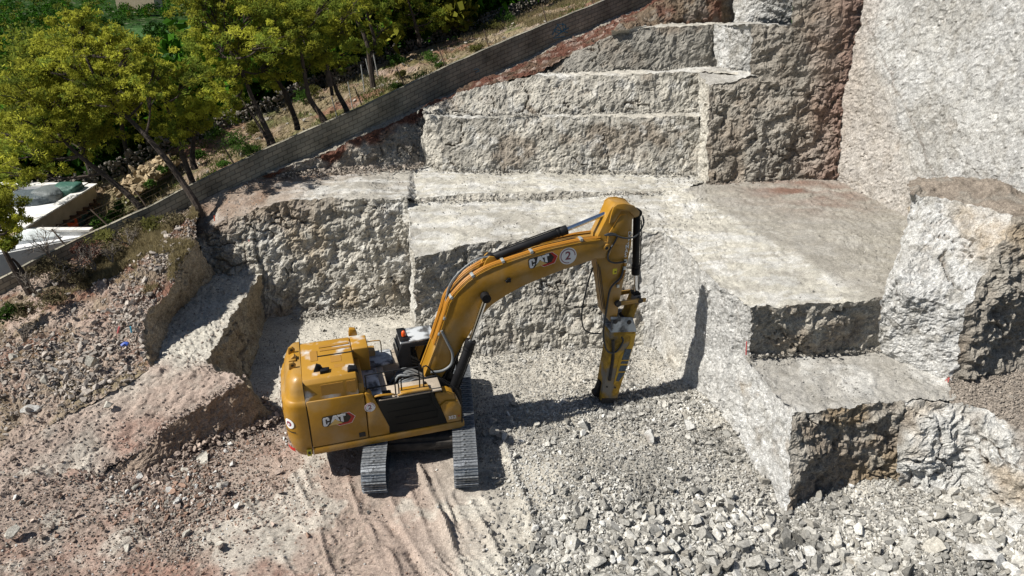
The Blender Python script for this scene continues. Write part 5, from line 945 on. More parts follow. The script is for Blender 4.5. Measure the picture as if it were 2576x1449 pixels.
wall_posts = [((130, 576), (162, 616), 'thick leaning post over the white flat roof'), ((227, 526), (269, 566), 'leaning post beside the beige house corner'), ((339, 478), (370, 522), 'leaning post between the two big leaning pines'), ((563, 369), (589, 412), 'dark leaning post alone against the bare garden soil'),
 ((793, 268), (811, 310), 'post at the foot of the thin curved pine trunk'), ((893, 222), (912, 265), 'post next to the wire enclosure'), ((997, 170), (1019, 214), 'post between the wire enclosure and the green bushes'), ((1102, 118), (1123, 167), 'tall post beside the two round green bushes'), ((1217, 74), (1232, 118), 'post in the dry grass left of the blue graffiti'), ((1362, 9), (1378, 57), 'post just above the blue graffiti'), ((1487, -22), (1495, 10), 'highest post at the top edge of the picture')]
for (a, b, lab) in wall_posts:
    pb = wp_(*b, off=.1); pt = YY(a[0], a[1], pb[1]+.05); q = MB(); q.cyl(pb, pt, .035, .03, n=8); tag(q.build('fence_post', M_RUST), lab+', on the block wall', 'post', 'leaning posts along the block wall')
q = MB()
for (a, b, _), (c, d, _) in zip(wall_posts[:-1], wall_posts[1:]):
    pb, qb = wp_(*b, off=.1), wp_(*d, off=.1); pt, qt = YY(a[0], a[1], pb[1]+.05), YY(c[0], c[1], qb[1]+.05)
    for f in (.15, .4, .65, .92): q.cyl([pb[k]*(1-f)+pt[k]*f for k in range(3)], [qb[k]*(1-f)+qt[k]*f for k in range(3)], .003, n=4)
tag(q.build('fence_wire', M_RUST), 'thin wire strands strung between the leaning posts', 'wire')
for i, (a, b, lab) in enumerate([((908, 163), (917, 230), 'second steel post of the wire enclosure from the left'), ((920, 148), (934, 208), 'tall middle steel post of the wire enclosure'), ((938, 130), (950, 190), 'steel post of the enclosure nearest the dry stone wall'), ((834, 243), (849, 298), 'lone pale post left of the wire enclosure'), ((875, 206), (888, 278), 'pale post at the front corner of the wire enclosure'), ((1147, 36), (1148, 72), 'thin pale post behind the dry stone wall, above the dry grass'), ((1228, 8), (1229, 44), 'short pale post on the dry stone wall near the top edge')]):
    z_ = 8.0 if i < 3 else (6.9 if i < 5 else 9.6); pb = U(b[0], b[1], z_); pt = YY(a[0], a[1], pb[1]); q = MB(); q.cyl(pb, pt, .03, n=8); tag(q.build('steel_post', M_GALV), lab, 'post', 'pale steel posts of the wire enclosure')
# dry stone wall
PW = along([tuple(q) for q in SWL], 900); Ld = np.concatenate([[0], np.cumsum(np.linalg.norm(np.diff(PW, axis=0), axis=1))]); rs = np.random.default_rng(31)
n = int(Ld[-1]/.30); pts = []
for row in range(5):
    for side in (0, .3):
        s_ = (np.arange(n)+rs.random(n)*.6)*.30; b_ = np.stack([np.interp(s_, Ld, PW[:, k]) for k in range(3)], 1); b_[:, 2] += row*.2+.08+rs.normal(0, .03, n); b_[:, 1] += side+rs.normal(0, .04, n); pts.append(b_[(rs.random(n) < (1 if row < 4 else .55))])
pts = np.concatenate(pts); cw = np.array((.26, .235, .20))*rs.uniform(.45, 1.2, (len(pts), 1))
k = pts[:, 0] > -14
o = stones('dry_stone_wall', pts, rs.uniform(.13, .22, len(pts)), cw*.75, TS, 32, '', .5, .8); del o['kind']; tag(o, 'rough dry stone wall running through the pines behind the block wall', 'stone wall')
# ================================================================== VEGETATION
def leafmat(name, tr=.28): return mat(name, rough=.8, attr='Col', spec=.05, trans=tr)
M_LEAF = leafmat('pine_needles', .5); M_FARLEAF = leafmat('far_foliage', .18); M_BARK = mat('pine_bark', (.045, .033, .025), .95, noise=[(5, .6, 1.5)], bump=[(14, .03, 'N')]); M_TWIG = mat('dead_twig', (.16, .135, .11), .9)
def leafcloud(C, Rr, cols, per, ln, wd, seed, flat=.75, up=.35):
    """C (n,3) tuft centres, Rr radii: needle-like quads on the outer part of each tuft"""
    rs = np.random.default_rng(seed); n = len(C); N = n*per; ci = np.repeat(np.arange(n), per)
    d = rs.standard_normal((N, 3)); d /= np.linalg.norm(d, axis=1, keepdims=True); d[:, 2] = np.where(rs.random(N) < up, np.abs(d[:, 2]), d[:, 2])
    r = Rr[ci]*(.45+.6*rs.random(N)**.7); P = C[ci]+d*r[:, None]*np.array([1, 1, flat])
    ax = d+.9*rs.standard_normal((N, 3)); ax /= np.linalg.norm(ax, axis=1, keepdims=True); sd2 = np.cross(ax, rs.standard_normal((N, 3))); sd2 /= np.linalg.norm(sd2, axis=1, keepdims=True)
    L = (ln*rs.uniform(.6, 1.3, N))[:, None]; W = (wd*rs.uniform(.6, 1.3, N))[:, None]
    Q = np.stack([P-ax*L*.5-sd2*W*.5, P+ax*L*.5-sd2*W*.3, P+ax*L*.5+sd2*W*.3, P-ax*L*.5+sd2*W*.5], 1).reshape(-1, 3)
    c = cols[ci]*rs.uniform(.7, 1.25, (N, 1)); return Q, np.arange(N*4).reshape(-1, 4), np.repeat(c, 4, axis=0)
YG = np.array((.39, .40, .052)); MG = np.array((.20, .25, .04)); DG = np.array((.02, .055, .006)); GG = np.array((.04, .115, .007))
def branch_mesh(paths, name, m_, parent=None):
    q = MB()
    for pts_, r in paths: q.tube(pts_, r, 7, 3)
    return q.build(name, m_, parent)
def pine(label, trunks, lumps, yb, seed, tint=0.0, grp='pines leaning over the block wall', per=62, group_col=None, name='pine_tree', back=0.0, leaf=(.14, .045)):
    """trunks: lists of sighted pixels (base first); lumps: (u, v, radius_px, depth offset)"""
    rs = np.random.default_rng(seed); root_p = YY(trunks[0][0][0], trunks[0][0][1], yb); root = empty(name, root_p); tag(root, label, 'pine tree' if 'pine' in name else 'tree', grp)
    rel = lambda p: tuple(np.array(p)-np.array(root_p))
    paths = []
    for ti, tr_ in enumerate(trunks):
        pts_ = [rel(YY(u, v, yb+back*min(1, k/(len(tr_)-1))*.9+(.1*k*rs.uniform(-.6, 1)))) for k, (u, v) in enumerate(tr_)]; b0 = np.array(pts_[0]); pts_.insert(0, (b0[0]+.03, b0[1], b0[2]-.5)); r0 = (.17 if ti == 0 else .10); nn = len(pts_)
        paths.append((pts_, [r0*(1-.75*(i/(nn*3))) for i in range(nn*3)]))
    tips = [np.array(p) for p in paths[0][0][2:]]+[np.array(p[0][-1]) for p in paths]
    C, Rr, cc = [], [], []
    for (u, v, rp, *dd) in lumps:
        dy = dd[0] if dd else rs.uniform(-1.3, 1.3)+back; c = np.array(rel(YY(u, v, yb+dy))); zd = yb*cp+8*sp; R3 = rp/F_PX*zd
        j = min(range(len(tips)), key=lambda k_: np.linalg.norm(tips[k_]-c)+(2.0 if tips[k_][2] > c[2]+.3 else 0)); a = tips[j]; mid = (a+c)/2+np.array([0, 0, -.2]); paths.append(([tuple(a), tuple(mid), tuple(c)], [.055, .045, .035, .025, .015]))
        lf = rs.uniform(.62, 1.2)
        nt_ = int(24*max(.6, R3)**1.6)+8
        for k in range(nt_):
            d = rs.standard_normal(3); d /= np.linalg.norm(d); d[2] = d[2] if rs.random() < .5 else abs(d[2]); pc = c+d*R3*rs.uniform(.35, 1.5)*np.array([1.05, 1.05, .85]); C.append(pc); Rr.append(rs.uniform(.18, .40)*(R3/1.1)**.4)
            t = rs.random(); cc.append(lf*(YG*(.75+.5*t) if rs.random() < .62+tint else MG*(.7+.6*t)))
            if k % 3 == 0: paths.append(([tuple(c*.6+a*.4), tuple((c*.5+pc*.5)), tuple(pc)], [.02, .014, .008]))
    Q, Fl, Cl = leafcloud(np.array(C), np.array(Rr), np.array(cc), per, leaf[0], leaf[1], seed+1)
    link('crown', npmesh('crown', Q, Fl, Cl, False), M_LEAF, root); branch_mesh(paths, 'trunk', M_BARK, root); return root
yb = lambda u, v, d=.7: wallpt(u, v)[1]+d
pine('large pine leaning left over the flat roofed house', [[(359, 530), (318, 486), (259, 437), (200, 392), (163, 355), (130, 315)]], [(60, 235, 62), (130, 255, 58), (45, 310, 62), (110, 325, 60), (170, 320, 52), (60, 385, 55), (130, 395, 42), (20, 440, 42), (205, 300, 48), (215, 360, 34), (255, 340, 34), (100, 190, 45), (20, 250, 45), (-20, 340, 55), (95, 440, 30), (180, 230, 45)], yb(359, 560, .9), 11, .1, back=1.0)
pine('yellow green pine with bent trunk on the pit side of the block wall', [[(496, 517), (455, 452), (418, 400), (367, 341), (322, 296), (289, 270), (250, 215), (215, 140)]], [(190, 80, 52), (148, 120, 46), (235, 120, 52), (120, 175, 46), (190, 175, 56), (262, 185, 56), (322, 150, 42), (345, 122, 30), (300, 230, 48), (350, 205, 42), (232, 238, 46), (380, 232, 36), (402, 182, 30), (155, 228, 38), (205, 48, 28), (330, 270, 34), (285, 110, 38)], yb(493, 514, -.9), 23, .16, back=1.8)
pine('dense pine with two trunks from one foot behind the block wall', [[(689, 364), (666, 315), (640, 259), (607, 178), (589, 148), (566, 90)], [(672, 350), (644, 304), (622, 270), (600, 240)]], [(490, 40, 46), (530, 28, 52), (592, 60, 56), (642, 38, 52), (490, 108, 44), (542, 120, 52), (602, 132, 52), (662, 110, 48), (560, 190, 46), (612, 196, 46), (540, 232, 40), (580, 265, 34), (680, 172, 44), (700, 60, 48), (560, -20, 50), (640, -30, 50), (490, -15, 40)], yb(690, 410, 1.0), 35, .02, back=.6)
pine('pine with a straight dark trunk right of the double trunked pine', [[(744, 302), (715, 230), (690, 185), (680, 140)]], [(690, 130, 44), (740, 108, 46), (722, 60, 46), (762, 160, 36), (700, 200, 28), (780, 20, 40), (730, 0, 46)], yb(744, 385, 3.0), 47, -.1)
pine('slim pine whose trunk curves at the foot close behind the block wall', [[(818, 304), (781, 252), (770, 207), (759, 141), (752, 90)]], [(762, 90, 40), (792, 58, 42), (800, 122, 36), (750, 38, 42), (770, 170, 26), (820, 5, 40)], yb(815, 355, .8), 59, -.1)
pine('pine with two dark stems beside the wire enclosure', [[(871, 274), (850, 235), (834, 193), (812, 155)], [(832, 215), (822, 180), (808, 140), (800, 100)]], [(822, 100, 38), (862, 78, 38), (842, 38, 42), (882, 130, 28), (812, 150, 24), (860, 160, 22), (890, 20, 40)], yb(871, 330, 2.2), 61, -.15)
pine('tall bare trunked pine rising out of the top of the picture behind the wire enclosure', [[(936, 196), (930, 150), (923, 107), (897, 48), (871, 0), (850, -50)], [(940, 90), (925, 40), (915, 0), (910, -30)]], [(835, -10, 36), (905, 5, 30), (945, 20, 30), (965, 70, 26), (900, -30, 40), (940, 120, 22)], yb(936, 300, 5.0), 73, -.25)
pine('pine with an open crown near the top edge, right of the bare trunked pine', [[(1054, 98), (1046, 66), (1038, 37), (1026, 0)]], [(1008, 62, 30), (1074, 72, 28), (1060, 20, 30), (990, 20, 30), (1020, -20, 40), (1100, 40, 22)], yb(1054, 245, 14.0), 85, -.25)
pine('young light green pine tucked between two darker pines above the wire enclosure', [[(826, 190), (822, 160), (818, 130)]], [(817, 108, 26, 0), (808, 138, 20, 0), (826, 82, 18, 0), (812, 165, 14, 0)], yb(820, 355, 1.3), 97, .38, per=60)
pine('small bright pine low between the bent pine and the double trunked pine', [[(484, 400), (488, 350), (493, 310)]], [(492, 292, 30, 0), (478, 326, 27, 0), (520, 276, 24, 0), (505, 320, 22, 0)], yb(484, 520, 2.5), 99, .3, per=60)
pine('thin dark pine growing directly behind the bent trunk', [[(486, 462), (459, 389), (433, 315), (415, 260)], [(478, 450), (466, 425), (455, 412)]], [(432, 300, 38), (402, 332, 34), (452, 260, 36), (472, 205, 36), (420, 210, 34), (440, 345, 24)], yb(486, 515, 1.5), 101, -.1)
pine('pine cut by the left edge of the picture, next to the house', [[(71, 732), (36, 678), (10, 630), (-10, 590)], [(60, 690), (45, 665), (30, 650)]], [(8, 520, 32), (30, 560, 26), (-5, 580, 34), (25, 610, 18), (0, 480, 24), (-30, 540, 40)], yb(71, 705, -1.0), 113, .1)
# wood behind the dry stone wall
rs = np.random.default_rng(77); rows = []
def autopine(x, y, z, h, seed, label, grp, dark=.5, name='pine_tree', cat='pine tree', per=30, sz=.2):
    rs = np.random.default_rng(seed); root = empty(name, (x, y, z)); tag(root, label, cat, grp); lean = rs.uniform(-.2, .05)*h
    paths = [([(0, 0, -.6), (lean*.3, 0, h*.35), (lean*.7, rs.uniform(-.2, .2), h*.6), (lean, 0, h*.9)], [.15, .12, .1, .07, .04])]; C, Rr, cc = [], [], []
    for k in range(rs.integers(10, 15)):
        a = rs.uniform(0, 6.28); hh = rs.uniform(.42, 1.0); rad = h*.34*math.sin(min(1, (1.05-hh)*1.9+.25)*1.57)*rs.uniform(.4, 1); c = np.array([lean*hh+rad*math.cos(a), rad*math.sin(a), h*hh]); paths.append(([(lean*hh*.8, 0, h*(hh-.12)), tuple(c)], [.05, .02])); R3 = h*rs.uniform(.11, .17)
        for j in range(9):
            d = rs.standard_normal(3); d /= np.linalg.norm(d); d[2] = abs(d[2]) if rs.random() < .6 else d[2]; C.append(c+d*R3*rs.uniform(.4, 1)); Rr.append(R3*rs.uniform(.35, .55)); t = rs.random(); cc.append((YG*(.5+.5*t) if rs.random() > dark else MG*(.6+.5*t)))
    Q, Fl, Cl = leafcloud(np.array(C), np.array(Rr), np.array(cc), per, sz, sz*.38, seed+1); link('crown', npmesh('crown', Q, Fl, Cl, False), M_LEAF, root); branch_mesh(paths, 'trunk', M_BARK, root)
def near_wood(i, n=34):
    s_ = rs.uniform(2, Ld[-1]*.93); b_ = [np.interp(s_, Ld, PW[:, k_]) for k_ in range(3)]; d_ = rs.uniform(1.5, 17); return b_[0]-d_*.35, b_[1]+d_, b_[2]-d_*.33-.2
for i in range(44):
    x, y, z = near_wood(i); hmax = 7.5 if x < -14 else 5.2
    d__ = CAMH-(z+hmax*.8); zd_ = y*cp+d__*sp; u__ = 1288+F_PX*x/zd_; v__ = 724.5+F_PX*(d__*cp-y*sp)/zd_
    if 330 < u__ < 470 and v__ < 175: continue
    autopine(x, y, z, rs.uniform(.75, 1.1)*hmax, 1000+i*3, 'bushy green pine in the wood directly behind the dry stone wall', 'pines in the wood behind the dry stone wall', .55 if i % 3 else .2, per=26, sz=.24)
# far wood: one mass
vv, vf = byname['valley'][0]
def golfarea(p): return (((p[:, 0]+138)/(34+.10*(p[:, 1]-250)))**2+((p[:, 1]-300)/88)**2 < 1) | (((p[:, 0]+262)/30)**2+((p[:, 1]-330)/40)**2 < 1)
def vd(c):
    d = CAMH-c[:, 2]; zd = c[:, 1]*cp+d*sp; u = 1288+F_PX*c[:, 0]/zd; return (c[:, 1] > 46)*((u > -120) & (u < 1560))*(c[:, 1] < 900)*(1/(1+(c[:, 1]/190)**2.2))*(~golfarea(c))
PF = pick(vv, vf, 5200, vd, 501); d__ = CAMH-(PF[:, 2]+8); zd_ = PF[:, 1]*cp+d__*sp; u__ = 1288+F_PX*PF[:, 0]/zd_; v__ = 724.5+F_PX*(d__*cp-PF[:, 1]*sp)/zd_; PF = PF[~((u__ > 345) & (u__ < 465) & (v__ < 128) & (PF[:, 1] < 225))]; rs = np.random.default_rng(78); C, Rr, cc = [], [], []
for p in PF:
    h = rs.uniform(5.0, 8.5)*(1.1 if p[1] > 150 else .85); tone = rs.random(); base = (DG*.9 if tone < .3 else (GG*.95 if tone < .8 else YG*.38)); nt_ = 15 if p[1] < 130 else 8
    for k in range(nt_):
        a = rs.uniform(0, 6.28); el = rs.uniform(.25, 1); rad = h*.42*math.sqrt(max(0, 1-(el-.35)**2/.5))*rs.uniform(.5, 1); C.append((p[0]+rad*math.cos(a), p[1]+rad*math.sin(a), p[2]+h*el)); Rr.append(h*rs.uniform(.13, .2)); cc.append(base*rs.uniform(.7, 1.25))
Q, Fl, Cl = leafcloud(np.array(C), np.array(Rr), np.array(cc), 14, .62, .45, 79, .85, .6)
tag(link('pine_forest', npmesh('pine_forest', Q, Fl, Cl, False), M_FARLEAF), 'unbroken pine wood filling the valley behind the quarry', 'forest', kind='stuff')
# golf course trees
for i, (u, v, s_, lab) in enumerate([(375, 98, 5.0, 'first dark round tree at the left end of the golf lawn'), (392, 88, 4.6, 'small tree behind the first one on the golf lawn'), (409, 90, 4.4, 'short tree in the middle of the upper golf lawn'), (425, 84, 4.2, 'narrow tree far back on the golf lawn'), (388, 112, 4.6, 'spreading dark tree on the nearer golf lawn'), (407, 106, 3.6, 'round small tree above the sand path'), (434, 90, 4.4, 'tree at the right end of the upper lawn'), (436, 72, 6.5, 'taller pine at the right edge of the golf lawn'), (408, 98, 3.2, 'bush sized tree right of the spreading one'), (420, 99, 2.4, 'smallest bush on the golf lawn'), (300, 78, 5.5, 'dark tree at the shaded left edge of the golf lawn'), (268, 82, 5.5, 'leftmost dark tree by the golf lawn')]):
    p = U(u, v, -22.5); rs2 = np.random.default_rng(600+i); root = empty('golf_tree', p); tag(root, lab, 'tree', 'trees on the golf lawn'); C = []; 
    for k in range(14): a = rs2.uniform(0, 6.28); el = rs2.uniform(.35, 1); rad = s_*.5*math.sqrt(max(0, 1-(el-.6)**2/.25))*rs2.uniform(.3, 1); C.append((rad*math.cos(a), rad*math.sin(a), s_*el))
    Q, Fl, Cl = leafcloud(np.array(C), np.full(14, s_*.2), np.tile(DG*1.0, (14, 1)), 30, .55, .38, 650+i, .8, .6); link('crown', npmesh('crown', Q, Fl, Cl, False), M_FARLEAF, root); branch_mesh([([(0, 0, -.5), (.1, 0, s_*.35), (.2, 0, s_*.7)], [.18, .14, .1])], 'trunk', M_BARK, root)
# bushes
def bush(u, v, z, r, label, colr, seed, per=40, flat=.8, name='bush', ln=.13, grp='bushes'):
    rs = np.random.default_rng(seed); p = U(u, v, z); root = empty(name, p); tag(root, label, name.replace('_', ' '), grp); C = []
    for k in range(12): d = rs.standard_normal(3); d /= np.linalg.norm(d); d[2] = abs(d[2]); C.append(d*r*rs.uniform(.2, .85)*np.array([1, 1, flat]))
    Q, Fl, Cl = leafcloud(np.array(C), np.full(12, r*.42), colr*rs.uniform(.6, 1.3, (12, 1)), per, ln, ln*.4, seed+1, .9, .7); link('foliage', npmesh('foliage', Q, Fl, Cl, False), M_LEAF, root)
    branch_mesh([([(0, 0, -.15), tuple(np.array(c)*.5), tuple(np.array(c)*.95)], [.02, .012, .006]) for c in C[:7]], 'stem', M_TWIG, root)
GB = np.array((.06, .12, .022)); OB = np.array((.13, .13, .04)); BB_ = np.array((.17, .145, .085)); PB = np.array((.20, .10, .075))
for i, (u, v, z, r, lab, c) in enumerate([(1062, 205, 8.2, .85, 'large green bush behind the block wall, right of the wire enclosure', GB), (1078, 152, 8.5, .7, 'round green bush above the large one', GB*1.1), (1107, 168, 8.6, .5, 'small dark bush beside the tall post', GB*.8), (997, 160, 8.0, .75, 'green bush against the dry stone wall by the enclosure', GB*1.2), (1200, 128, 9.2, .5, 'light green bush in the dry grass', OB), (1275, 58, 9.9, .9, 'wide dark green bush on the dry stone wall near the top', GB*.7), (1245, 75, 9.6, .9, 'yellow green shrub patch beside the wide bush', OB*1.1), (1010, 190, 8.1, .4, 'small grey green bush between enclosure and large bush', OB*.8), (1000, 222, 7.9, .5, 'dark low shrub just above the block wall', GB*.7),
 (540, 350, 5.4, .9, 'bright green bush in front of the dry stone wall gap', GB*1.2), (600, 372, 5.6, 1.0, 'wide green shrub behind the block wall beside the double trunk', GB*.9), (632, 390, 5.8, .8, 'leafy shrub at the foot of the double trunk', GB*.8), (496, 398, 4.9, .55, 'low dark bush on the red garden soil', GB*.8), (562, 418, 5.0, .4, 'small bright bush right of the dark leaning post', GB*1.3), (377, 468, 4.3, .35, 'garden shrub at the end of the tan rock heap', GB), (408, 432, 4.5, .4, 'rounded garden shrub on the tan rock heap', GB*.9), (441, 405, 4.7, .35, 'flowering garden shrub beside the bent trunk', OB), (300, 525, 3.9, .4, 'small shrub between house and block wall', GB*.9), (292, 548, 3.6, .45, 'dark shrub close to the purple wall', GB*.8), (248, 570, 3.6, .55, 'fresh green bush at the corner of the white roof', GB*1.3),
 (760, 250, 6.6, .8, 'grassy green bush under the dark pines', GB), (790, 238, 6.9, .7, 'olive bush below the slim pine', OB), (640, 330, 6.0, .6, 'grey green shrub by the dry stone wall', OB*.8),
 (15, 800, 2.9, .6, 'dark green shrub at the left edge of the soil slope', GB*.6), (390, 575, 4.3, .6, 'olive yellow shrub on the soil slope below the block wall', OB*1.1), (270, 610, 4.0, .9, 'yellowish low shrub against the block wall foot', OB*1.2), (225, 640, 3.9, .8, 'reddish dry bush on the slope under the wall', PB), (330, 590, 4.1, .9, 'grey brown dry shrub along the wall foot', BB_), (150, 690, 3.5, .9, 'dense dead brown shrub left of the reddish bush', BB_*.7), (95, 690, 3.4, .7, 'tall dry shrub near the left pine', BB_*.8), (200, 700, 3.4, .7, 'dry straw coloured shrub on the slope', BB_*1.1), (300, 640, 3.9, .7, 'spiky dry shrub halfway down the slope', BB_), (450, 560, 4.5, .7, 'grey scrub near the trench head', BB_*1.1), (130, 760, 3.1, .6, 'low brown scrub on the lower slope', BB_*.9), (60, 790, 2.9, .5, 'dry scrub beside the dark green shrub', BB_*1.1)]):
    bush(u, v, z, r, lab, c, 2000+i*5)
# bare branching shrubs on the soil slope
def twiggy(u, v, z, h, label, seed, n=9):
    rs = np.random.default_rng(seed); root = empty('bare_shrub', U(u, v, z)); tag(root, label, 'bare shrub', 'bare shrubs on the soil slope'); paths = []
    def grow(p, d, L, r, k):
        e_ = p+d*L; m_ = p+d*L*.5+rs.normal(0, .06*L, 3); paths.append(([tuple(p), tuple(m_), tuple(e_)], [r, r*.8, r*.6]))
        if k: 
            for _ in range(3): dd = d+rs.normal(0, .55, 3); dd /= np.linalg.norm(dd); grow(e_ if rs.random() < .7 else m_, dd, L*.68, r*.6, k-1)
    for _ in range(4): d = np.array([rs.normal(-.1, .5), rs.normal(0, .5), 1.0]); d /= np.linalg.norm(d); grow(np.zeros(3), d, h*.42, .028, 3)
    branch_mesh(paths, 'stem', M_TWIG, root)
for i, (u, v, z, h, lab) in enumerate([(130, 655, 3.5, 1.8, 'tall bare shrub in front of the white lower roof'), (190, 690, 3.5, 1.3, 'bare forked shrub beside the reddish bush'), (240, 680, 3.6, 1.2, 'pale bare twigs right of the reddish bush'), (90, 740, 3.2, 1.1, 'bare twigs above the pointed grey rock'), (330, 620, 4.0, .9, 'grey bare scrub under the block wall'), (285, 660, 3.8, .8, 'low bare scrub in the middle of the slope'), (60, 860, 2.6, .8, 'bare shrub in the shadow on the lower slope')]): twiggy(u, v, z, h, lab, 3000+i)
# dry grass as ground cover
def grass(name, P, ln, wd, colr, seed, label):
    rs = np.random.default_rng(seed); N = len(P); d = np.stack([rs.normal(0, .45, N), rs.normal(0, .45, N), np.ones(N)], 1); d /= np.linalg.norm(d, axis=1, keepdims=True); s_ = np.cross(d, rs.standard_normal((N, 3))); s_ /= np.linalg.norm(s_, axis=1, keepdims=True)
    L = (ln*rs.uniform(.5, 1.4, N))[:, None]; Q = np.stack([P-s_*wd, P+s_*wd, P+d*L+s_*wd*.2, P+d*L-s_*wd*.2], 1).reshape(-1, 3); c = np.repeat(colr*rs.uniform(.6, 1.3, (N, 1)), 4, axis=0)
    tag(link(name, npmesh(name, Q, np.arange(N*4).reshape(-1, 4), c, False), M_LEAF), label, 'grass', kind='stuff')
gv, gf = byname['garden_slope'][0]
grass('dry_grass', pick(hv, hf, 26000, lambda c: inview(c)[0]*sstep(fbm(c, .6, 3, 601), .0, .3)*sstep(c[:, 2], 2.6, 3.3), 602), .22, .012, np.array((.30, .25, .14)), 603, 'dry straw coloured grass on the soil slope')
grass('dry_grass', pick(gv, gf, 42000, lambda c: inview(c)[0]*(.15+sstep(c[:, 0], -6, 2))*sstep(fbm(c, .45, 3, 604), -.15, .15), 605), .3, .02, np.array((.26, .22, .12)), 606, 'dry grass covering the strip between the block wall and the dry stone wall')
grass('green_weeds', pick(gv, gf, 9000, lambda c: inview(c)[0]*sstep(fbm(c, .5, 3, 607), .2, .35), 608), .2, .03, np.array((.09, .12, .03)), 609, 'green weeds between the dry grass behind the block wall')
PG = pick(gv, gf, 900, lambda c: inview(c)[0]*1.0, 611); stones('broken_rock', PG, .06+.16*rng.random(len(PG))**2.5, ALB*np.array((.50, .46, .40))*rng.uniform(.5, 1.1, (len(PG), 1)), TM, 612, 'pale field stones lying in the garden strip behind the wall')
# ================================================================== HOUSES
M_BEIGE = mat('beige_render', (.44, .36, .245), .9, noise=[(1.5, .85, 1.1)]); M_WROOF = mat('white_roof', (.72, .72, .72), .7, noise=[(.9, .8, 1.05)]); M_COP = mat('coping_tiles', (.68, .66, .62), .7, noise=[(2, .85, 1.05)]); M_PURP = mat('purple_render', (.16, .10, .20), .9, noise=[(1, .8, 1.1)])
M_YW = mat('ochre_render', (.42, .36, .20), .9); M_TARPG = mat('green_tarp', (.03, .10, .075), .6, bump=[(5, .05, 'N')]); M_TARPB = mat('grey_blue_tarp', (.07, .09, .10), .5, bump=[(4, .08, 'N')]); M_OR = mat('orange_panel', (.75, .10, .02), .5); M_WOOD = mat('pergola_wood', (.12, .06, .03), .7); M_TERRA = mat('terracotta', (.40, .16, .09), .9)
HB = empty('flat_roofed_house', (-22, 30.3, 0)); tag(HB, 'beige flat roofed house with white coping and covered things on its roof', 'house')
def hx(q, n, m_, p=HB): 
    for v in q.bm.verts: v.co.x += 22; v.co.y -= 30.3
    return q.build(n, m_, p)
xr, y0, y1, zr = -22.0, 30.0, 36.2, 4.0
q = MB(); q.box(((xr-48)/2, (y0+y1)/2, .2), (48+xr, y1-y0, 7.0)); hx(q, 'wall', M_BEIGE)
q = MB(); q.box(((xr-48)/2-.2, (y0+y1)/2, 3.72), (48+xr-.5, y1-y0-.5, .06)); hx(q, 'roof', M_WROOF)
q = MB(); q.box(((xr-48)/2-.2, y1-.17, 3.88), (48+xr-.3, .34, .30)); hx(q, 'rear_parapet', M_WROOF)
for k in range(12): q = MB(); q.box((xr-.12, y0+.27+k*.52, 4.02+.0), (.5, .49, .07)); hx(q, 'coping_slab', M_COP)
for k in range(14): q = MB(); q.box((xr-.9-k*1.1, y1-.16, 4.07), (1.06, .46, .07)); hx(q, 'coping_slab', M_COP)
q = MB(); q.box((xr-.05, y0+3.1, 3.72), (.12, 6.1, .55)); hx(q, 'parapet', M_BEIGE)
for k in range(6): q = MB(); q.box((xr+.25, y0+2.3+k*.6, 3.22), (.55, .09, .14)); hx(q, 'pergola_beam', M_WOOD)
q = MB(); q.box((xr+.012, y0+3.9, 2.75), (.03, 3.6, .8)); hx(q, 'window_recess', M_WOOD)
q = MB(); q.box((xr+.035, y0+3.35, 2.82), (.03, 1.0, .5)); hx(q, 'orange_blind', M_OR)
q = MB(); q.box((xr+.035, y0+4.6, 2.75), (.03, 1.2, .6)); hx(q, 'window', mat('green_glass', (.06, .12, .11), .15))
q = MB(); q.box((xr+.05, y0+5.75, 2.6), (.1, .1, 1.5)); q.box((xr+.05, y0+4.0, 3.12), (.1, 3.5, .08)); hx(q, 'window_frame', M_WOOD)
def lumpy(name, u, v, z, sx, sy, sz, m_, label, seed, rot=0):
    bm = bmesh.new(); bmesh.ops.create_icosphere(bm, subdivisions=4, radius=1); Vv = np.array([x.co[:] for x in bm.verts]); Ff = np.array([[x.index for x in f.verts] for f in bm.faces]); bm.free()
    Vv = np.sign(Vv)*np.abs(Vv)**.6; Vv *= 1+.22*fbm(Vv+seed, 1.3, 3, seed)[:, None]+.05*np.abs(vnoise(Vv*np.array([1, 1, .3])+seed, 4, seed))[:, None]; Vv *= np.array([sx, sy, sz]); o = link(name, npmesh(name, Vv, Ff, None, True), m_); o.location = U(u, v, z); o.rotation_euler = (0, 0, rot); return o
o = lumpy('covered_load', 78, 500, 3.9, 1.25, .7, .3, M_TARPB, '', 3, .2); tag(o, 'low grey blue tarpaulin heap on the flat roof', 'tarpaulin')
o = lumpy('covered_load', 128, 491, 3.95, .7, .65, .42, mat('grey_tarp', (.10, .115, .115), .6, bump=[(4, .06, 'N')]), '', 5, .1); tag(o, 'higher grey tarpaulin heap in the middle of the flat roof', 'tarpaulin')
o = lumpy('covered_load', 168, 481, 4.0, .8, .6, .42, M_TARPG, '', 9, .1); tag(o, 'green tarpaulin bundle at the right end of the flat roof', 'tarpaulin')
AN = empty('house_annex', (-22.5, 38.2, 0)); tag(AN, 'small annex with grey flat roof and purple wall beside the beige house', 'annex')
def ax_(q, n, m_):
    for v in q.bm.verts: v.co.x += 22.5; v.co.y -= 38.2
    return q.build(n, m_, AN)
q = MB(); q.box((-22.6, 38.2, 1.2), (2.6, 2.4, 3.5)); ax_(q, 'wall', M_YW); q = MB(); q.box((-22.6, 38.2, 3.0), (2.4, 2.2, .06)); ax_(q, 'roof', mat('grey_roof', (.10, .12, .13), .6)); q = MB(); q.box((-21.27, 38.3, .9), (.06, 1.9, 2.9)); ax_(q, 'purple_wall', M_PURP); q = MB(); q.box((-21.7, 36.97, .7), (.8, .05, 2.7)); ax_(q, 'purple_wall', M_PURP)
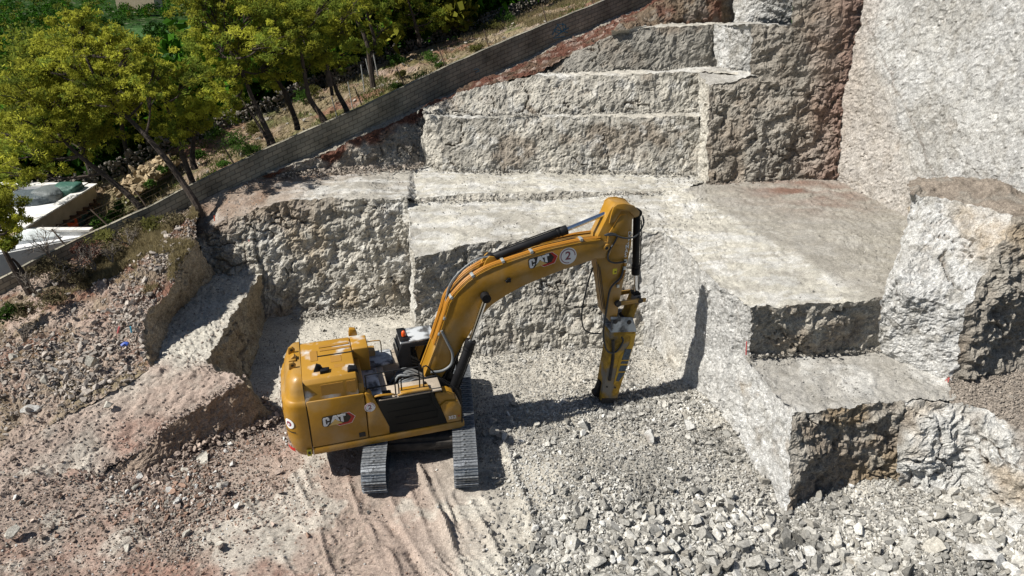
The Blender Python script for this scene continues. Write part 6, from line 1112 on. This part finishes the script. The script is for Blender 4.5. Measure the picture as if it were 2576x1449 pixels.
for a_, b_ in (((-22.6, 37.05), (2.7, .12)), ((-22.6, 39.35), (2.7, .12)), ((-21.34, 38.2), (.12, 2.2)), ((-23.86, 38.2), (.12, 2.2))): q = MB(); q.box((a_[0], a_[1], 3.08), (b_[0], b_[1], .16)); ax_(q, 'roof_edge', mat('roof_edge', (.16, .2, .2), .6))
LR = empty('low_white_building', (-20.8, 29.4, 0)); tag(LR, 'low white roofed outbuilding in front of the beige house, half hidden by the block wall', 'outbuilding')
def lx(q, n, m_):
    for v in q.bm.verts: v.co.x += 20.8; v.co.y -= 29.4
    return q.build(n, m_, LR)
lp = [(-19.15, 30.45), (-23.0, 30.45), (-23.0, 27.75), (-19.4, 30.43)]; lp = [(-19.15, 30.45), (-23.0, 30.45), (-23.0, 27.7)]
q = MB(); q.hprism(lp, 0, 3.45); lx(q, 'wall', mat('white_wall', (.55, .55, .53), .8, noise=[(1, .8, 1.1)])); q = MB(); q.hprism([(-19.3, 30.4), (-22.95, 30.4), (-22.95, 27.9)], 3.45, 3.52); lx(q, 'roof', M_WROOF)
for k in range(5): q = MB(); q.box((-19.55-k*.76, 30.4, 3.78), (.74, .34, .09)); lx(q, 'coping_slab', M_COP)
q = MB(); q.box((-21.1, 30.4, 3.6), (3.8, .2, .28)); lx(q, 'parapet', mat('white_wall2', (.6, .6, .58), .8))
q = MB(); q.rings([[(-22.4, 29.0, 3.5), (-20.5, 29.9, 3.5), (-20.5, 30.15, 3.5), (-22.4, 30.15, 3.5)], [(-22.4, 29.0, 3.66), (-20.5, 29.9, 3.66), (-20.5, 30.15, 3.66), (-22.4, 30.15, 3.66)], [(-22.0, 29.7, 3.95), (-21.2, 29.95, 3.95), (-21.2, 30.05, 3.95), (-22.0, 30.05, 3.95)]]); lx(q, 'skylight', mat('milky_glazing', (.60, .64, .64), .35, noise=[(5, .8, 1.1)]))
q = MB(); q.box((-24.9, 27.2, .2), (3.6, 2.4, 5.4)); o = q.build('white_garden_wall', mat('pale_render', (.5, .5, .48), .8, noise=[(1, .8, 1.1)]), bevel=.02); tag(o, 'plain pale rendered garden building at the left edge below the white roof', 'outbuilding')
FH = empty('distant_house', U(350, 6, -17)); tag(FH, 'distant house with terracotta roof among trees at the top left edge', 'house'); q = MB(); q.box((0, 0, .5), (20, 9, 7)); q.build('wall', M_BEIGE, FH); q = MB(); q.prism([(-10.5, 4.0), (10.5, 4.0), (9, 6), (-9, 6)], -5, 5); q.build('roof', M_TERRA, FH)
FH = empty('distant_house', U(1010, 2, -17)); tag(FH, 'distant house peeking over the trees at the top edge right of the bare trunk', 'house'); q = MB(); q.box((0, 0, .5), (12, 9, 6)); q.build('wall', M_BEIGE, FH); q = MB(); q.prism([(-6.5, 3.5), (6.5, 3.5), (5, 5), (-5, 5)], -5, 5); q.build('roof', M_TERRA, FH)
# tan rock heap in the garden
hp = U(360, 455, 4.1); V_ = []
rs = np.random.default_rng(9); n = 420; s_ = rs.random(n); pts = np.stack([np.interp(s_, [0, 1], [U(318, 490, 3.9)[0], U(420, 412, 4.6)[0]]), np.interp(s_, [0, 1], [U(318, 490, 3.9)[1], U(420, 412, 4.6)[1]]), np.interp(s_, [0, 1], [3.9, 4.6])], 1); hh = rs.random(n); pts[:, 1] += (hh-.5)*1.4; pts[:, 0] += rs.normal(0, .3, n); pts[:, 2] += .5*(1-np.abs(hh-.5)*2)*rs.random(n)
o = stones('rock_heap', pts, rs.uniform(.2, .34, n), np.array((.42, .33, .21))*rs.uniform(.7, 1.15, (n, 1)), TM, 91, '', .4, .8); del o['kind']; tag(o, 'long tan rockery heap in the garden between the leaning trunks', 'rockery')
# ================================================================== SMALL SITE THINGS
M_RPAINT = mat('red_marking_paint', (.45, .05, .05), .7); M_BLUEP = mat('blue_plastic', (.01, .06, .35), .4); M_REB = mat('rebar', (.06, .045, .035), .8)
def mark(pts, label, r=.03, m_=M_RPAINT, name='paint_mark', cat='paint mark', grp=None):
    q = MB(); q.tube(pts, r, 6, 3); tag(q.build(name, m_), label, cat, grp)
mark([YY(627, 603, 29.62), YY(628, 628, 29.55), YY(632, 640, 29.5), YY(631, 658, 29.42)], 'long red survey line sprayed on the back face left of the machine', .03)
mark([(8.0-.12, 20.72, 3.6), (8.0-.1, 20.7, 3.35), (8.02-.1, 20.68, 3.1)], 'short red mark on the corner of the dark step', .018)
mark([U(2378, 958, 3.0), U(2388, 950, 3.05), U(2384, 962, 3.0)], 'red mark at the foot of the right hand block', .012)
mark([U(2252, 738, 5.15), U(2262, 742, 5.12)], 'faint red mark on the white face of the right hand block', .025)
mark([U(1028, 490, 5.1), YY(1026, 468, U(1028, 490, 5.1)[1])], 'thin dark iron stake standing on the edge of the middle terrace', .018, M_REB, 'iron_stake', 'stake')
mark([U(572, 563, 4.95), YY(571, 547, U(572, 563, 4.95)[1])], 'short dark stake at the top of the left face', .02, M_REB, 'iron_stake', 'stake')
mark([U(540, 556, 4.9), YY(539, 543, U(540, 556, 4.9)[1])], 'small orange survey peg left of the dark stake', .022, mat('orange_peg', (.7, .12, .05), .6), 'survey_peg', 'peg')
mark([U(296, 838, 3.15), YY(300, 822, U(296, 838, 3.15)[1])], 'pinkish red peg on the debris slope', .035, mat('pink_peg', (.5, .12, .12), .6), 'survey_peg', 'peg')
mark([U(331, 836, 3.05), YY(328, 822, U(331, 836, 3.05)[1])], 'light blue peg at the lip of the trench', .03, mat('cyan_peg', (.05, .3, .45), .5), 'survey_peg', 'peg')
mark([U(306, 870, 2.92), U(314, 864, 2.98), U(322, 866, 2.95)], 'crumpled blue plastic piece on the debris slope', .07, M_BLUEP, 'blue_plastic', 'plastic piece')
